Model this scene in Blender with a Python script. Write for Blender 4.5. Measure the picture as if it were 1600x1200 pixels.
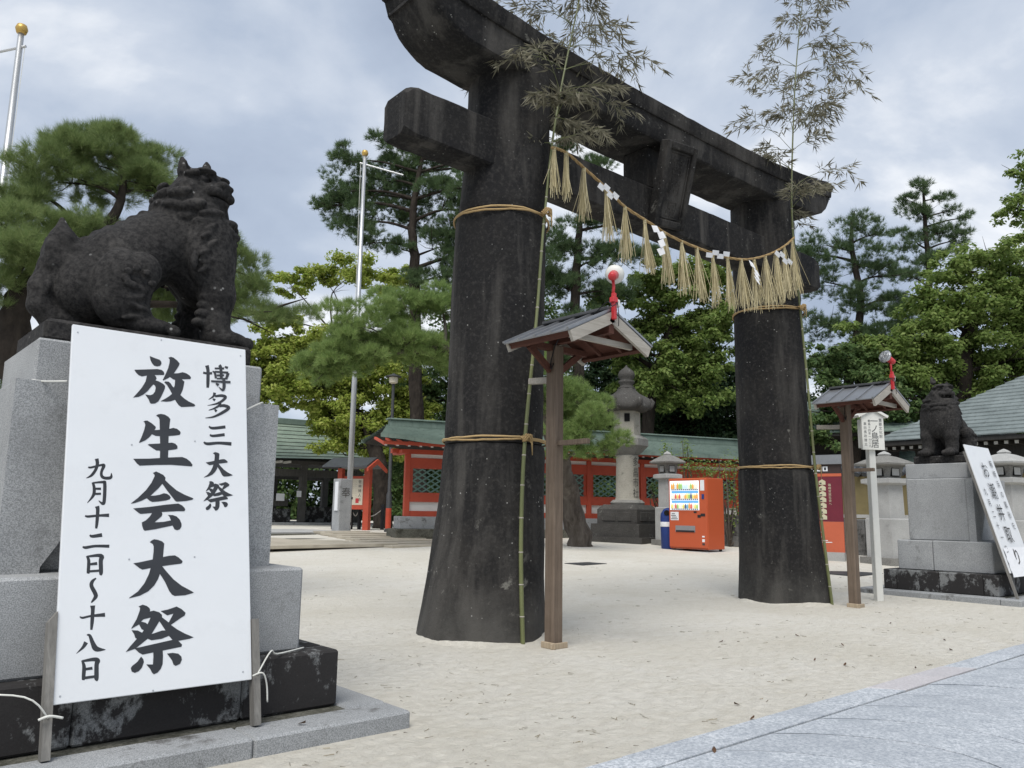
import bpy, math, random
import numpy as np
from mathutils import Vector, Matrix
from mathutils.geometry import tessellate_polygon
random.seed(7)
RNG = np.random.default_rng(11)
for _o in list(bpy.data.objects):
    bpy.data.objects.remove(_o, do_unlink=True)
scene = bpy.context.scene
COL = scene.collection
rad = math.radians

# ------------------------------------------------------------------ camera
F, PITCH, ROLL, H, YAW = 1249.07, .1598, .0144, 1.18, .7178     # focal (px of 1600), tilt, roll, eye height, heading
cam_d = bpy.data.cameras.new('camera'); cam = bpy.data.objects.new('camera', cam_d); COL.objects.link(cam)
cam_d.sensor_width = 36.0; cam_d.lens = F / 1600 * 36.0
cam_d.clip_start = .05; cam_d.clip_end = 3000
cam.location = (0, 0, H)
cam.rotation_euler = (Matrix.Rotation(-YAW, 3, 'Z') @ Matrix.Rotation(math.pi / 2 + PITCH, 3, 'X') @ Matrix.Rotation(ROLL, 3, 'Z')).to_euler()
scene.camera = cam
scene.render.resolution_x = 1024; scene.render.resolution_y = 768

# ------------------------------------------------------------------ sky, sun, exposure
SUN_EL, SUN_AZ = rad(58), rad(235)          # azimuth measured clockwise from +Y
world = bpy.data.worlds.new('World'); scene.world = world; world.use_nodes = True
wn = world.node_tree; wn.nodes.clear()
def wnode(t, **k):
    n = wn.nodes.new(t)
    for a, b in k.items(): setattr(n, a, b)
    return n
w_out = wnode('ShaderNodeOutputWorld'); w_bg = wnode('ShaderNodeBackground'); w_bg.inputs['Strength'].default_value = .1
w_sky = wnode('ShaderNodeTexSky', sky_type='NISHITA', sun_disc=False, sun_elevation=SUN_EL, sun_rotation=SUN_AZ)
w_tc = wnode('ShaderNodeTexCoord'); w_sep = wnode('ShaderNodeSeparateXYZ')
wn.links.new(w_tc.outputs['Generated'], w_sep.inputs[0])
def wmath(op, a, b=None, clamp=False):
    n = wnode('ShaderNodeMath', operation=op, use_clamp=clamp)
    for i, s in enumerate((a, b)):
        if s is None: continue
        if hasattr(s, 'links'): wn.links.new(s, n.inputs[i])
        else: n.inputs[i].default_value = s
    return n.outputs[0]
zz = wmath('ADD', wmath('MAXIMUM', w_sep.outputs[2], 0.0), .32)
w_comb = wnode('ShaderNodeCombineXYZ')
wn.links.new(wmath('DIVIDE', w_sep.outputs[0], zz), w_comb.inputs[0])
wn.links.new(wmath('DIVIDE', w_sep.outputs[1], zz), w_comb.inputs[1])
def wnoise(scale, detail, rough, dist=0.0, off=(0, 0, 0)):
    m = wnode('ShaderNodeMapping'); m.inputs['Location'].default_value = off
    wn.links.new(w_comb.outputs[0], m.inputs[0])
    n = wnode('ShaderNodeTexNoise'); n.inputs['Scale'].default_value = scale; n.inputs['Detail'].default_value = detail
    n.inputs['Roughness'].default_value = rough; n.inputs['Distortion'].default_value = dist
    wn.links.new(m.outputs[0], n.inputs['Vector']); return n.outputs['Fac']
def wramp(fac, stops):
    r = wnode('ShaderNodeValToRGB'); e = r.color_ramp.elements
    while len(e) < len(stops): e.new(.5)
    for el, (p, c) in zip(e, stops): el.position = p; el.color = (*c, 1)
    wn.links.new(fac, r.inputs[0]); return r.outputs[0]
cl = wmath('ADD', wmath('MULTIPLY', wnoise(1.15, 9, .56, .35, (3.1, 1.7, 0)), .7), wmath('MULTIPLY', wnoise(3.3, 6, .5, .2, (.4, 5.2, 0)), .3))
cloud = wramp(cl, [(.37, (3.2, 3.75, 4.75)), (.46, (3.9, 4.5, 5.5)), (.53, (5.1, 5.6, 6.4)), (.59, (7.6, 7.8, 8.1))])
w_mix = wnode('ShaderNodeMix', data_type='RGBA'); w_mix.inputs['Factor'].default_value = .9
wn.links.new(w_sky.outputs[0], w_mix.inputs['A']); wn.links.new(cloud, w_mix.inputs['B'])
wn.links.new(w_mix.outputs['Result'], w_bg.inputs['Color']); wn.links.new(w_bg.outputs[0], w_out.inputs[0])

sun_d = bpy.data.lights.new('sun', 'SUN'); sun = bpy.data.objects.new('sun', sun_d); COL.objects.link(sun)
sun_d.energy = 2.4; sun_d.angle = rad(35); sun_d.color = (1, .96, .9)
_sd = Vector((math.sin(SUN_AZ) * math.cos(SUN_EL), math.cos(SUN_AZ) * math.cos(SUN_EL), math.sin(SUN_EL)))
sun.rotation_euler = _sd.to_track_quat('Z', 'Y').to_euler()
sun.location = _sd * 60
vs = scene.view_settings; vs.view_transform = 'Standard'; vs.look = 'None'; vs.gamma = 1; vs.exposure = .4; vs.use_curve_mapping = False

# ------------------------------------------------------------------ pixel -> place helpers
_cp, _sp, _cy, _sy, _cr, _sr = math.cos(PITCH), math.sin(PITCH), math.cos(YAW), math.sin(YAW), math.cos(ROLL), math.sin(ROLL)
def ray(x, y):
    a, b = x - 800, y - 600
    px = (_cr * a + _sr * b) / F; py = (-_sr * a + _cr * b) / F
    yf = _cp + py * _sp; z = _sp - py * _cp
    return Vector((_cy * px + _sy * yf, -_sy * px + _cy * yf, z))
EYE = Vector((0, 0, H))
def onX(x, y, X): r = ray(x, y); return EYE + r * (X / r.x)
def onY(x, y, Y): r = ray(x, y); return EYE + r * (Y / r.y)
def onD(x, y, D): r = ray(x, y); return EYE + r * (D / (_sy * r.x + _cy * r.y))
def zg(x, y):                                    # the ground rises gently towards the shrine
    t = min(max((_sy * x + _cy * y - 10) / 22, 0), 1); return .45 * t * t * (3 - 2 * t)
def onG(x, y):
    r = ray(x, y); t = 1.0
    while t < 300:
        p = EYE + r * t
        if p.z <= zg(p.x, p.y): return p
        t *= 1.002
    return p
def gp(x, y, dz=0.0): return Vector((x, y, zg(x, y) + dz))
M_PER_PX = 1 / F

# ------------------------------------------------------------------ objects
def tag(o, label=None, cat=None, group=None, kind=None):
    if label: o['label'] = label
    if cat: o['category'] = cat
    if group: o['group'] = group
    if kind: o['kind'] = kind
    return o
def thing(name, label, cat, loc, group=None):
    o = bpy.data.objects.new(name, None); COL.objects.link(o); o.empty_display_size = .2
    o.location = loc; return tag(o, label, cat, group)
def root_loc(p):
    v = Vector((0, 0, 0))
    while p is not None: v += p.location; p = p.parent
    return v
def link_mesh(name, me, mat, parent=None, loc=None):
    o = bpy.data.objects.new(name, me); COL.objects.link(o)
    if mat is not None and not me.materials: me.materials.append(mat)
    if parent is not None: o.parent = parent
    if loc is not None: o.location = loc
    return o
def np_mesh(name, verts, faces, smooth=False):
    """verts (N,3); faces (M,k) of equal size k"""
    me = bpy.data.meshes.new(name); verts = np.asarray(verts, np.float32); faces = np.asarray(faces, np.int32)
    n, k = faces.shape
    me.vertices.add(len(verts)); me.vertices.foreach_set('co', verts.ravel())
    me.loops.add(n * k); me.loops.foreach_set('vertex_index', faces.ravel())
    me.polygons.add(n); me.polygons.foreach_set('loop_start', np.arange(0, n * k, k, dtype=np.int32))
    if smooth: me.polygons.foreach_set('use_smooth', np.ones(n, bool))
    me.update(calc_edges=True); return me
def np_obj(name, verts, faces, mat, parent=None, smooth=False, loc=None):
    off = root_loc(parent) if parent is not None else Vector(loc or (0, 0, 0))
    me = np_mesh(name, np.asarray(verts, np.float32) - np.array(off, np.float32), faces, smooth)
    return link_mesh(name, me, mat, parent, loc if parent is None else None)
def copy_tree(o, parent=None):
    c = o.copy(); COL.objects.link(c)
    c.parent = parent
    for ch in list(o.children): copy_tree(ch, c)
    return c

class MB:
    def __init__(s, T=None): s.v = []; s.f = []; s.T = T
    def add(s, vs, fs):
        n = len(s.v)
        s.v += [s.T @ Vector(v) if s.T is not None else Vector(v) for v in vs]
        s.f += [tuple(i + n for i in f) for f in fs]; return s
    def box(s, x0, x1, y0, y1, z0, z1, b=0.0):
        if b <= 0:
            vs = [(x, y, z) for z in (z0, z1) for y in (y0, y1) for x in (x0, x1)]
            return s.add(vs, [(0, 2, 3, 1), (4, 5, 7, 6), (0, 1, 5, 4), (2, 6, 7, 3), (0, 4, 6, 2), (1, 3, 7, 5)])
        b = min(b, .45 * abs(x1 - x0), .45 * abs(y1 - y0), .45 * abs(z1 - z0))
        vs = []; ix = {}
        for i, (X, dx) in enumerate(((x0, b), (x1, -b))):
            for j, (Y, dy) in enumerate(((y0, b), (y1, -b))):
                for k, (Z, dz) in enumerate(((z0, b), (z1, -b))):
                    ix[i, j, k] = len(vs); vs += [(X, Y + dy, Z + dz), (X + dx, Y, Z + dz), (X + dx, Y + dy, Z)]
        fs = []
        for a in range(3):
            o1, o2 = [q for q in range(3) if q != a]
            for e in (0, 1):
                def c(p, q):
                    t = [0, 0, 0]; t[a] = e; t[o1] = p; t[o2] = q; return ix[tuple(t)] + a
                fs.append((c(0, 0), c(1, 0), c(1, 1), c(0, 1)))
        for a in range(3):                       # edges along axis a
            o1, o2 = [q for q in range(3) if q != a]
            for p in (0, 1):
                for q in (0, 1):
                    t0 = [0, 0, 0]; t0[o1] = p; t0[o2] = q; t1 = list(t0); t1[a] = 1
                    i0, i1 = ix[tuple(t0)], ix[tuple(t1)]
                    fs.append((i0 + o1, i1 + o1, i1 + o2, i0 + o2))
        for i in ix.values(): fs.append((i, i + 1, i + 2))
        return s.add(vs, fs)
    def bar(s, p, q, w, h, up=(0, 0, 1), b=0.0):
        """box from p to q, w across, h along 'up'"""
        p = Vector(p); q = Vector(q); d = q - p; L = d.length; d.normalize()
        u = Vector(up); r = d.cross(u)
        if r.length < 1e-4: r = d.cross(Vector((1, 0, 0)))
        r.normalize(); u = r.cross(d)
        m = MB(); m.box(-w / 2, w / 2, 0, L, -h / 2, h / 2, b)
        return s.add([p + r * v.x + d * v.y + u * v.z for v in m.v], m.f)
    def tube(s, pts, rads, n=8, cap=True, ell=None):
        pts = [Vector(p) for p in pts]; N = len(pts)
        if not hasattr(rads, '__len__'): rads = [rads] * N
        t0 = (pts[1] - pts[0]).normalized()
        r = t0.cross(Vector((0, 0, 1)))
        if r.length < 1e-3: r = Vector((1, 0, 0))
        r.normalize(); vs = []
        for i, p in enumerate(pts):
            t = (pts[min(i + 1, N - 1)] - pts[max(i - 1, 0)]).normalized()
            r = (r - t * r.dot(t)).normalized(); u = t.cross(r)
            for k in range(n):
                a = 2 * math.pi * k / n
                vs.append(p + (r * math.cos(a) + u * math.sin(a)) * rads[i])
        fs = [(i * n + k, i * n + (k + 1) % n, (i + 1) * n + (k + 1) % n, (i + 1) * n + k) for i in range(N - 1) for k in range(n)]
        if cap: fs += [tuple(range(n - 1, -1, -1)), tuple(range((N - 1) * n, N * n))]
        return s.add(vs, fs)
    def lathe(s, prof, n=16, c=(0, 0, 0), rot=0.0, sq=None):
        """profile [(r,z)]; n sides; sq: per-profile x/y scale"""
        vs = []; N = len(prof)
        for r, z in prof:
            for k in range(n):
                a = 2 * math.pi * k / n + rot
                vs.append((c[0] + r * math.cos(a), c[1] + r * math.sin(a), c[2] + z))
        fs = [(i * n + k, i * n + (k + 1) % n, (i + 1) * n + (k + 1) % n, (i + 1) * n + k) for i in range(N - 1) for k in range(n)]
        fs += [tuple(range(n - 1, -1, -1)), tuple(range((N - 1) * n, N * n))]
        return s.add(vs, fs)
    def prism(s, poly, o, ax, ay, az, holes=()):
        """poly [(a,b)] in plane o+a*ax+b*ay, pushed from 0 to az (vectors)"""
        o, ax, ay, az = Vector(o), Vector(ax), Vector(ay), Vector(az)
        loops = [poly] + list(holes); flat = [p for l in loops for p in l]; n = len(flat)
        tri = tessellate_polygon([[Vector((p[0], p[1], 0)) for p in l] for l in loops])
        vs = [o + ax * p[0] + ay * p[1] for p in flat] + [o + ax * p[0] + ay * p[1] + az for p in flat]
        fs = [t for t in tri] + [(t[2] + n, t[1] + n, t[0] + n) for t in tri]; b = 0
        for l in loops:
            m = len(l); fs += [(b + i, b + (i + 1) % m, n + b + (i + 1) % m, n + b + i) for i in range(m)]; b += m
        return s.add(vs, fs)
    def sheet(s, grid):
        """grid[i][j] of points -> quads"""
        a, b = len(grid), len(grid[0])
        return s.add([p for r in grid for p in r], [(i * b + j, i * b + j + 1, (i + 1) * b + j + 1, (i + 1) * b + j) for i in range(a - 1) for j in range(b - 1)])
    def build(s, name, mat, parent=None, smooth=False, loc=None):
        off = root_loc(parent) if parent is not None else Vector(loc or (0, 0, 0))
        me = bpy.data.meshes.new(name)
        me.from_pydata([v - off for v in s.v], [], s.f)
        if smooth: me.polygons.foreach_set('use_smooth', np.ones(len(me.polygons), bool))
        me.update()
        o = link_mesh(name, me, mat, parent, loc if parent is None else None)
        if smooth == 'auto':
            me.set_sharp_from_angle(angle=rad(35))
        return o
def normals_out(o):
    import bmesh
    bm = bmesh.new(); bm.from_mesh(o.data); bmesh.ops.recalc_face_normals(bm, faces=bm.faces); bm.to_mesh(o.data); bm.free(); return o
def smooth_path(pts, m=6):
    pts = [Vector(p) for p in pts]; out = []
    for i in range(len(pts) - 1):
        p0, p1, p2, p3 = pts[max(i - 1, 0)], pts[i], pts[i + 1], pts[min(i + 2, len(pts) - 1)]
        for k in range(m):
            t = k / m
            out.append(.5 * ((2 * p1) + (p2 - p0) * t + (2 * p0 - 5 * p1 + 4 * p2 - p3) * t * t + (3 * p1 - p0 - 3 * p2 + p3) * t ** 3))
    out.append(pts[-1]); return out
def lerp(a, b, t): return a + (b - a) * t
def interp(tab, x):
    for (a, va), (b, vb) in zip(tab, tab[1:]):
        if x <= b: return va + (vb - va) * (x - a) / (b - a)
    return tab[-1][1]
# ------------------------------------------------------------------ materials
class NT:
    def __init__(s, name):
        s.m = bpy.data.materials.new(name); s.m.use_nodes = True; s.t = s.m.node_tree
        s.b = s.t.nodes['Principled BSDF']; s.out = s.t.nodes['Material Output']
        s._tc = None
    def n(s, t, **k):
        x = s.t.nodes.new(t)
        for a, b in k.items(): setattr(x, a, b)
        return x
    def l(s, a, b): s.t.links.new(a, b)
    def setin(s, sock, v):
        if hasattr(v, 'links'): s.l(v, sock)
        elif hasattr(v, '__len__') and len(v) == 3 and sock.type == 'RGBA': sock.default_value = (*v, 1)
        else: sock.default_value = v
    def co(s, kind='Object', scale=(1, 1, 1), rot=(0, 0, 0)):
        if s._tc is None: s._tc = s.n('ShaderNodeTexCoord')
        mp = s.n('ShaderNodeMapping'); mp.inputs['Scale'].default_value = scale; mp.inputs['Rotation'].default_value = rot
        s.l(s._tc.outputs[kind], mp.inputs[0]); return mp.outputs[0]
    def noise(s, scale, detail=4, rough=.55, dist=0, co=None):
        x = s.n('ShaderNodeTexNoise'); x.inputs['Scale'].default_value = scale; x.inputs['Detail'].default_value = detail
        x.inputs['Roughness'].default_value = rough; x.inputs['Distortion'].default_value = dist
        s.l(co if co is not None else s.co(), x.inputs['Vector']); return x.outputs['Fac']
    def voro(s, scale, feature='F1', co=None, rnd=1.0):
        x = s.n('ShaderNodeTexVoronoi', feature=feature); x.inputs['Scale'].default_value = scale; x.inputs['Randomness'].default_value = rnd
        s.l(co if co is not None else s.co(), x.inputs['Vector']); return x
    def ramp(s, fac, stops):
        r = s.n('ShaderNodeValToRGB'); e = r.color_ramp.elements
        while len(e) < len(stops): e.new(.5)
        for el, (p, c) in zip(e, stops):
            el.position = p; el.color = (c, c, c, 1) if not hasattr(c, '__len__') else (*c, 1)
        s.l(fac, r.inputs[0]); return r.outputs[0]
    def mix(s, f, a, b, mode='MIX'):
        x = s.n('ShaderNodeMix', data_type='RGBA', blend_type=mode)
        s.setin(x.inputs['Factor'], f); s.setin(x.inputs['A'], a); s.setin(x.inputs['B'], b); return x.outputs['Result']
    def math(s, op, a, b=0.0, clamp=False):
        x = s.n('ShaderNodeMath', operation=op, use_clamp=clamp); s.setin(x.inputs[0], a); s.setin(x.inputs[1], b); return x.outputs[0]
    def bump(s, h, strength=.4, dist=.01, prev=None):
        x = s.n('ShaderNodeBump'); x.inputs['Strength'].default_value = strength; x.inputs['Distance'].default_value = dist
        s.l(h, x.inputs['Height'])
        if prev is not None: s.l(prev, x.inputs['Normal'])
        return x.outputs[0]
    def done(s, col=None, rough=.85, nrm=None, metal=0.0, spec=.3):
        if col is not None: s.setin(s.b.inputs['Base Color'], col)
        s.setin(s.b.inputs['Roughness'], rough); s.b.inputs['Metallic'].default_value = metal
        s.b.inputs['Specular IOR Level'].default_value = spec
        if nrm is not None: s.l(nrm, s.b.inputs['Normal'])
        return s.m
    def rnd_obj(s): return s.n('ShaderNodeObjectInfo').outputs['Random']
    def rnd_isl(s): return s.n('ShaderNodeNewGeometry').outputs['Random Per Island']

MAT = {}
def paint(name, c, rough=.6, var=.12, scale=3.0, spec=.3, metal=0.0, grain=None, dirt=.25):
    """painted / plain surface with uneven colour, dirt blotches and slight relief"""
    t = NT(name); n = t.noise(scale, 5, .6); d = t.noise(scale * 4.3, 6, .65)
    lo = tuple(v * (1 - var) for v in c); hi = tuple(min(1, v * (1 + var)) for v in c)
    col = t.ramp(n, [(.3, lo), (.7, hi)])
    col = t.mix(t.ramp(d, [(.55, 0.0), (.78, dirt)]), col, tuple(v * .45 for v in c))
    MAT[name] = t.done(col, rough, t.bump(t.noise(60, 3), .12, .004), metal, spec); return MAT[name]
def stone(name, dark, light, speck=(.5, .5, .48), speck_amt=0.0, grain=160.0, blotch=1.6, stain=None, stain_lo=.5, stain_hi=.62, bump=.35, streak=False, dust=None):
    t = NT(name)
    g = t.noise(grain, 2, .7); b = t.noise(blotch, 7, .62)
    col = t.mix(t.ramp(g, [(.36, 0.0), (.64, 1.0)]), dark, light)
    col = t.mix(t.ramp(b, [(.35, 0.0), (.7, .45)]), col, tuple(v * .62 for v in dark))
    if stain is not None:
        sc = t.noise(3.6, 10, .74, .05, t.co(scale=(1.15, 1.15, .85)) if streak else None)
        col = t.mix(t.ramp(sc, [(stain_lo, 0.0), (stain_hi, .95)]), col, stain)
    if speck_amt > 0:
        v = t.voro(17, co=t.co()); m = t.ramp(v.outputs['Distance'], [(.10, 1.0), (.17, 0.0)])
        k = t.ramp(t.noise(2.2, 4, .6), [(.5, 0.0), (.62, speck_amt)])
        col = t.mix(t.math('MULTIPLY', m, k), col, speck)
    if dust is not None:
        z = t.n('ShaderNodeSeparateXYZ'); t.l(t.co(), z.inputs[0])
        k = t.math('MULTIPLY', t.ramp(z.outputs[2], [(0.0, .85), (.6, 0.0)]), t.ramp(t.noise(3, 5), [(.3, .3), (.7, 1.0)]))
        col = t.mix(k, col, dust)
    h = t.bump(t.noise(blotch * 5, 6, .6), bump, .02); h = t.bump(t.noise(90, 4, .7), bump, .006, h)
    MAT[name] = t.done(col, .9, h, 0, .2); return MAT[name]
def wood(name, dark, light, axis='Z', rough=.8):
    t = NT(name); sc = dict(X=(.6, 14, 14), Y=(14, .6, 14), Z=(14, 14, .6))[axis]
    n = t.noise(2.2, 8, .68, 1.2, t.co(scale=sc)); b = t.noise(2.3, 6, .65)
    col = t.ramp(n, [(.3, dark), (.7, light)])
    col = t.mix(t.ramp(b, [(.4, 0.0), (.75, .5)]), col, tuple(v * .6 for v in dark))
    MAT[name] = t.done(col, rough, t.bump(n, .3, .006), 0, .25); return MAT[name]

# stone
def torii_stone():
    t = NT('torii_stone')
    st = t.noise(1.3, 8, .62, .3, t.co(scale=(2.1, 2.1, .28))); b = t.noise(.9, 6, .6); f = t.noise(26, 5, .7)
    col = t.ramp(b, [(.32, (.0062, .0064, .0078)), (.52, (.0145, .0138, .0137)), (.72, (.038, .0345, .031))])
    col = t.mix(t.ramp(st, [(.5, 0.0), (.64, .85)]), col, (.066, .062, .057))
    col = t.mix(t.ramp(st, [(.30, .8), (.44, 0.0)]), col, (.008, .008, .0095))
    col = t.mix(t.ramp(f, [(.5, 0.0), (.75, .5)]), col, (.075, .071, .066))
    # pale lichen: dots, patches
    v = t.voro(15, co=t.co()); m = t.ramp(t.math('ADD', v.outputs['Distance'], t.math('MULTIPLY', t.noise(30, 4, .7), .3)), [(.222, 1.0), (.262, 0.0)])
    k = t.ramp(t.noise(2.6, 6, .7), [(.50, 0.0), (.58, .8)])
    col = t.mix(t.math('MULTIPLY', m, k), col, (.36, .36, .34))
    p = t.noise(4.5, 7, .7, .4); q = t.noise(.8, 3)
    col = t.mix(t.math('MULTIPLY', t.ramp(p, [(.62, 0.0), (.68, 1.0)]), t.ramp(q, [(.5, 0.0), (.6, .75)])), col, (.19, .185, .165))
    z = t.n('ShaderNodeSeparateXYZ'); t.l(t.co(), z.inputs[0])
    kd = t.math('MULTIPLY', t.ramp(z.outputs[2], [(0.0, .85), (.55, 0.0)]), t.ramp(t.noise(3.2, 6, .6), [(.35, .25), (.65, 1.0)]))
    col = t.mix(kd, col, (.085, .082, .075))
    h = t.bump(t.noise(7, 6, .62), .55, .03); h = t.bump(t.noise(55, 5, .75), .5, .008, h)
    pit = t.ramp(t.voro(46, co=t.co()).outputs['Distance'], [(.05, 0.0), (.2, 1.0)])
    h = t.bump(pit, .25, .006, h)
    MAT['torii'] = t.done(col, .88, h, 0, .25)
torii_stone()
stone('komainu', (.016, .0155, .0158), (.046, .0435, .042), (.34, .34, .33), .7, 40, 2.4, (.085, .08, .075), .54, .74, .6)
stone('granite', (.215, .222, .225), (.48, .49, .495), grain=190, blotch=1.3, stain=(.085, .085, .082), stain_lo=.56, stain_hi=.78, bump=.12)
stone('granite_dark', (.13, .135, .135), (.27, .275, .275), grain=190, blotch=1.6, stain=(.022, .02, .02), stain_lo=.43, stain_hi=.49, bump=.2, streak=True)
stone('granite_slab', (.2, .21, .215), (.42, .43, .44), grain=170, blotch=1.4, stain=(.06, .056, .05), stain_lo=.55, stain_hi=.68, bump=.2)
stone('lantern_stone', (.16, .155, .145), (.30, .295, .275), grain=70, blotch=2.2, stain=(.055, .052, .048), stain_lo=.55, stain_hi=.7, bump=.4)
stone('lantern_dark', (.045, .043, .04), (.11, .105, .098), grain=60, blotch=2.4, stain=(.26, .26, .24), stain_lo=.58, stain_hi=.72, bump=.5)
stone('lantern_cream', (.27, .255, .215), (.40, .385, .335), grain=70, blotch=1.8, stain=(.1, .095, .085), stain_lo=.58, stain_hi=.75, bump=.3)
stone('lantern_pale', (.33, .33, .32), (.50, .50, .485), grain=120, blotch=2, stain=(.16, .155, .145), stain_lo=.6, stain_hi=.75, bump=.2)
stone('moss_stone', (.07, .07, .056), (.17, .165, .14), grain=40, blotch=2.5, stain=(.04, .04, .03), stain_lo=.5, stain_hi=.65, bump=.5)
stone('fence_stone', (.1, .1, .098), (.22, .22, .215), grain=80, blotch=1.5, stain=(.03, .03, .028), stain_lo=.48, stain_hi=.62, bump=.4, streak=True)
def path_stone(key='path', pink=False):
    t = NT('path_granite'); r = t.rnd_obj()
    g = t.noise(48, 5, .85); b = t.noise(2.2, 6, .6)
    col = t.mix(t.ramp(g, [(.40, 0.0), (.62, 1.0)]), (.26, .29, .325), (.62, .645, .675))
    col = t.mix(t.ramp(b, [(.4, 0.0), (.7, .55)]), col, (.25, .275, .31))
    if pink: col = t.mix(.55, col, (.50, .45, .445))
    col = t.mix(t.ramp(r, [(.0, .25), (.5, 0.0)]), col, (.24, .26, .29))
    MAT[key] = t.done(col, .8, t.bump(g, .15, .004), 0, .3)
path_stone(); path_stone('path_pink', True)
def sand():
    t = NT('sand_ground'); c = t.co()
    f = t.noise(190, 4, .85, 0, c); f2 = t.noise(48, 5, .75, .3, c); m = t.noise(11, 7, .7, .5, c); b = t.noise(.42, 7, .65, .6, c); s = t.noise(2.1, 8, .7, 1.0, t.co(scale=(1, 2.4, 1), rot=(0, 0, .7)))
    col = t.ramp(b, [(.3, (.60, .57, .495)), (.55, (.66, .635, .57)), (.75, (.70, .68, .63))])
    col = t.mix(t.ramp(s, [(.5, 0.0), (.68, .5)]), col, (.54, .50, .415))
    col = t.mix(t.ramp(m, [(.34, .45), (.5, 0.0)]), col, (.53, .50, .43))
    col = t.mix(t.ramp(f2, [(.34, .45), (.44, 0.0)]), col, (.46, .43, .37))
    col = t.mix(t.ramp(f, [(.36, .6), (.45, 0.0)]), col, (.40, .37, .32))
    col = t.mix(t.ramp(f, [(.58, 0.0), (.7, .6)]), col, (.72, .70, .65))
    v = t.voro(9, co=c); k = t.math('MULTIPLY', t.ramp(v.outputs['Distance'], [(.05, .9), (.09, 0.0)]), t.ramp(t.noise(2.3, 4, .6, 0, c), [(.5, 0.0), (.56, 1.0)]))
    col = t.mix(k, col, (.14, .12, .095))
    h = t.bump(m, .8, .06); h = t.bump(f2, .6, .015, h); h = t.bump(f, .5, .006, h)
    MAT['sand'] = t.done(col, .95, h, 0, .12)
sand()
# paint, wood, metal
paint('board_white', (.70, .72, .74), .45, .03, 1.2, .4, dirt=.12)
paint('board_cream', (.62, .56, .44), .6, .05)
paint('ink', (.028, .03, .034), .32, .25, 4, .5, dirt=0)
paint('ink_soft', (.09, .095, .105), .5, .2, 4, dirt=0)
wood('wood_grey', (.13, .125, .115), (.27, .26, .24))
wood('wood_post', (.10, .074, .055), (.205, .158, .12))
wood('wood_post_new', (.32, .25, .17), (.46, .38, .28))
wood('wood_red', (.07, .028, .02), (.13, .055, .038), 'Y')
wood('wood_pale', (.30, .275, .235), (.48, .45, .40), 'X')
wood('deck_wood', (.34, .30, .235), (.50, .46, .38), 'X')
wood('grey_timber', (.055, .053, .05), (.125, .12, .112)); wood('dark_timber', (.028, .027, .026), (.062, .06, .056))
paint('sheet_metal', (.26, .27, .285), .42, .12, 4, .5, .6)
paint('sheet_dark', (.085, .088, .093), .55, .2, 4, .4, .3)
paint('vermilion', (.45, .072, .036), .55, .1, 2.2, .35, dirt=.3)
paint('vermilion_dim', (.44, .06, .028), .55, .15, 2.2, .35)
paint('plaster', (.68, .67, .64), .85, .06, 1.5)
paint('lattice_green', (.13, .225, .195), .6, .15)
def copper(name, a, b):
    t = NT(name); n = t.noise(1.3, 6, .6); s = t.noise(2, 6, .6, 0, t.co(scale=(4, 4, 1)))
    col = t.ramp(n, [(.3, a), (.7, b)]); col = t.mix(t.ramp(s, [(.5, 0.0), (.75, .5)]), col, tuple(v * .5 for v in a))
    MAT[name] = t.done(col, .7, t.bump(n, .1, .01), .1, .3)
copper('copper', (.125, .172, .148), (.20, .26, .225))
copper('copper_pale', (.18, .235, .185), (.26, .32, .255))
copper('roof_grey', (.13, .155, .155), (.225, .26, .26))
paint('tile_dark', (.055, .06, .068), .4, .2, 5, .5)
paint('steel', (.46, .475, .49), .38, .08, 2, .5, .65)
paint('gold', (.5, .33, .09), .4, .1, 3, .5, .5)
paint('vend_orange', (.47, .088, .03), .42, .04, 1.2, .4, dirt=.06)
paint('vend_grey', (.23, .23, .24), .45, .1)
paint('black_plastic', (.018, .018, .02), .4, .2)
paint('bin_blue', (.02, .045, .19), .45, .12)
paint('white_paint', (.66, .66, .62), .55, .05, 2, dirt=.2)
paint('red_plastic', (.50, .030, .035), .35, .06, 5, .5)
paint('sign_orange', (.50, .12, .06), .5, .05)
paint('sign_maroon', (.145, .02, .035), .5, .08)
paint('sign_brown', (.045, .03, .028), .5, .1)
paint('ema_cream', (.52, .49, .34), .6, .05)
paint('earth_wall', (.19, .155, .075), .9, .15, 1.5)
paint('rope_white', (.62, .62, .58), .9, .1, 20)
paint('paper', (.74, .75, .77), .8, .03, 6, dirt=.05)
paint('hole', (.006, .006, .006), .9, .1)
paint('char_stone', (.06, .057, .052), .9, .2)
paint('iron', (.06, .062, .065), .6, .2, 6, .4, .4)
paint('dry_leaf', (.10, .055, .03), .8, .35, 9)
def straw(name, a, b):
    t = NT(name); r = t.rnd_isl(); n = t.noise(30, 4, .6)
    col = t.mix(r, a, b); col = t.mix(t.ramp(n, [(.5, 0.0), (.8, .5)]), col, tuple(v * .5 for v in a))
    MAT[name] = t.done(col, .8, t.bump(n, .3, .003), 0, .25)
straw('litter', (.14, .115, .075), (.30, .26, .18)); straw('straw', (.44, .38, .22), (.62, .55, .36)); straw('rope_straw', (.30, .20, .09), (.42, .30, .15))
def bamboo_m():
    t = NT('bamboo'); n = t.noise(2, 5, .6, 0, t.co(scale=(3, 3, .5)))
    col = t.ramp(n, [(.3, (.10, .115, .045)), (.7, (.19, .205, .09))])
    MAT['bamboo'] = t.done(col, .42, None, 0, .45)
bamboo_m()
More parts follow.
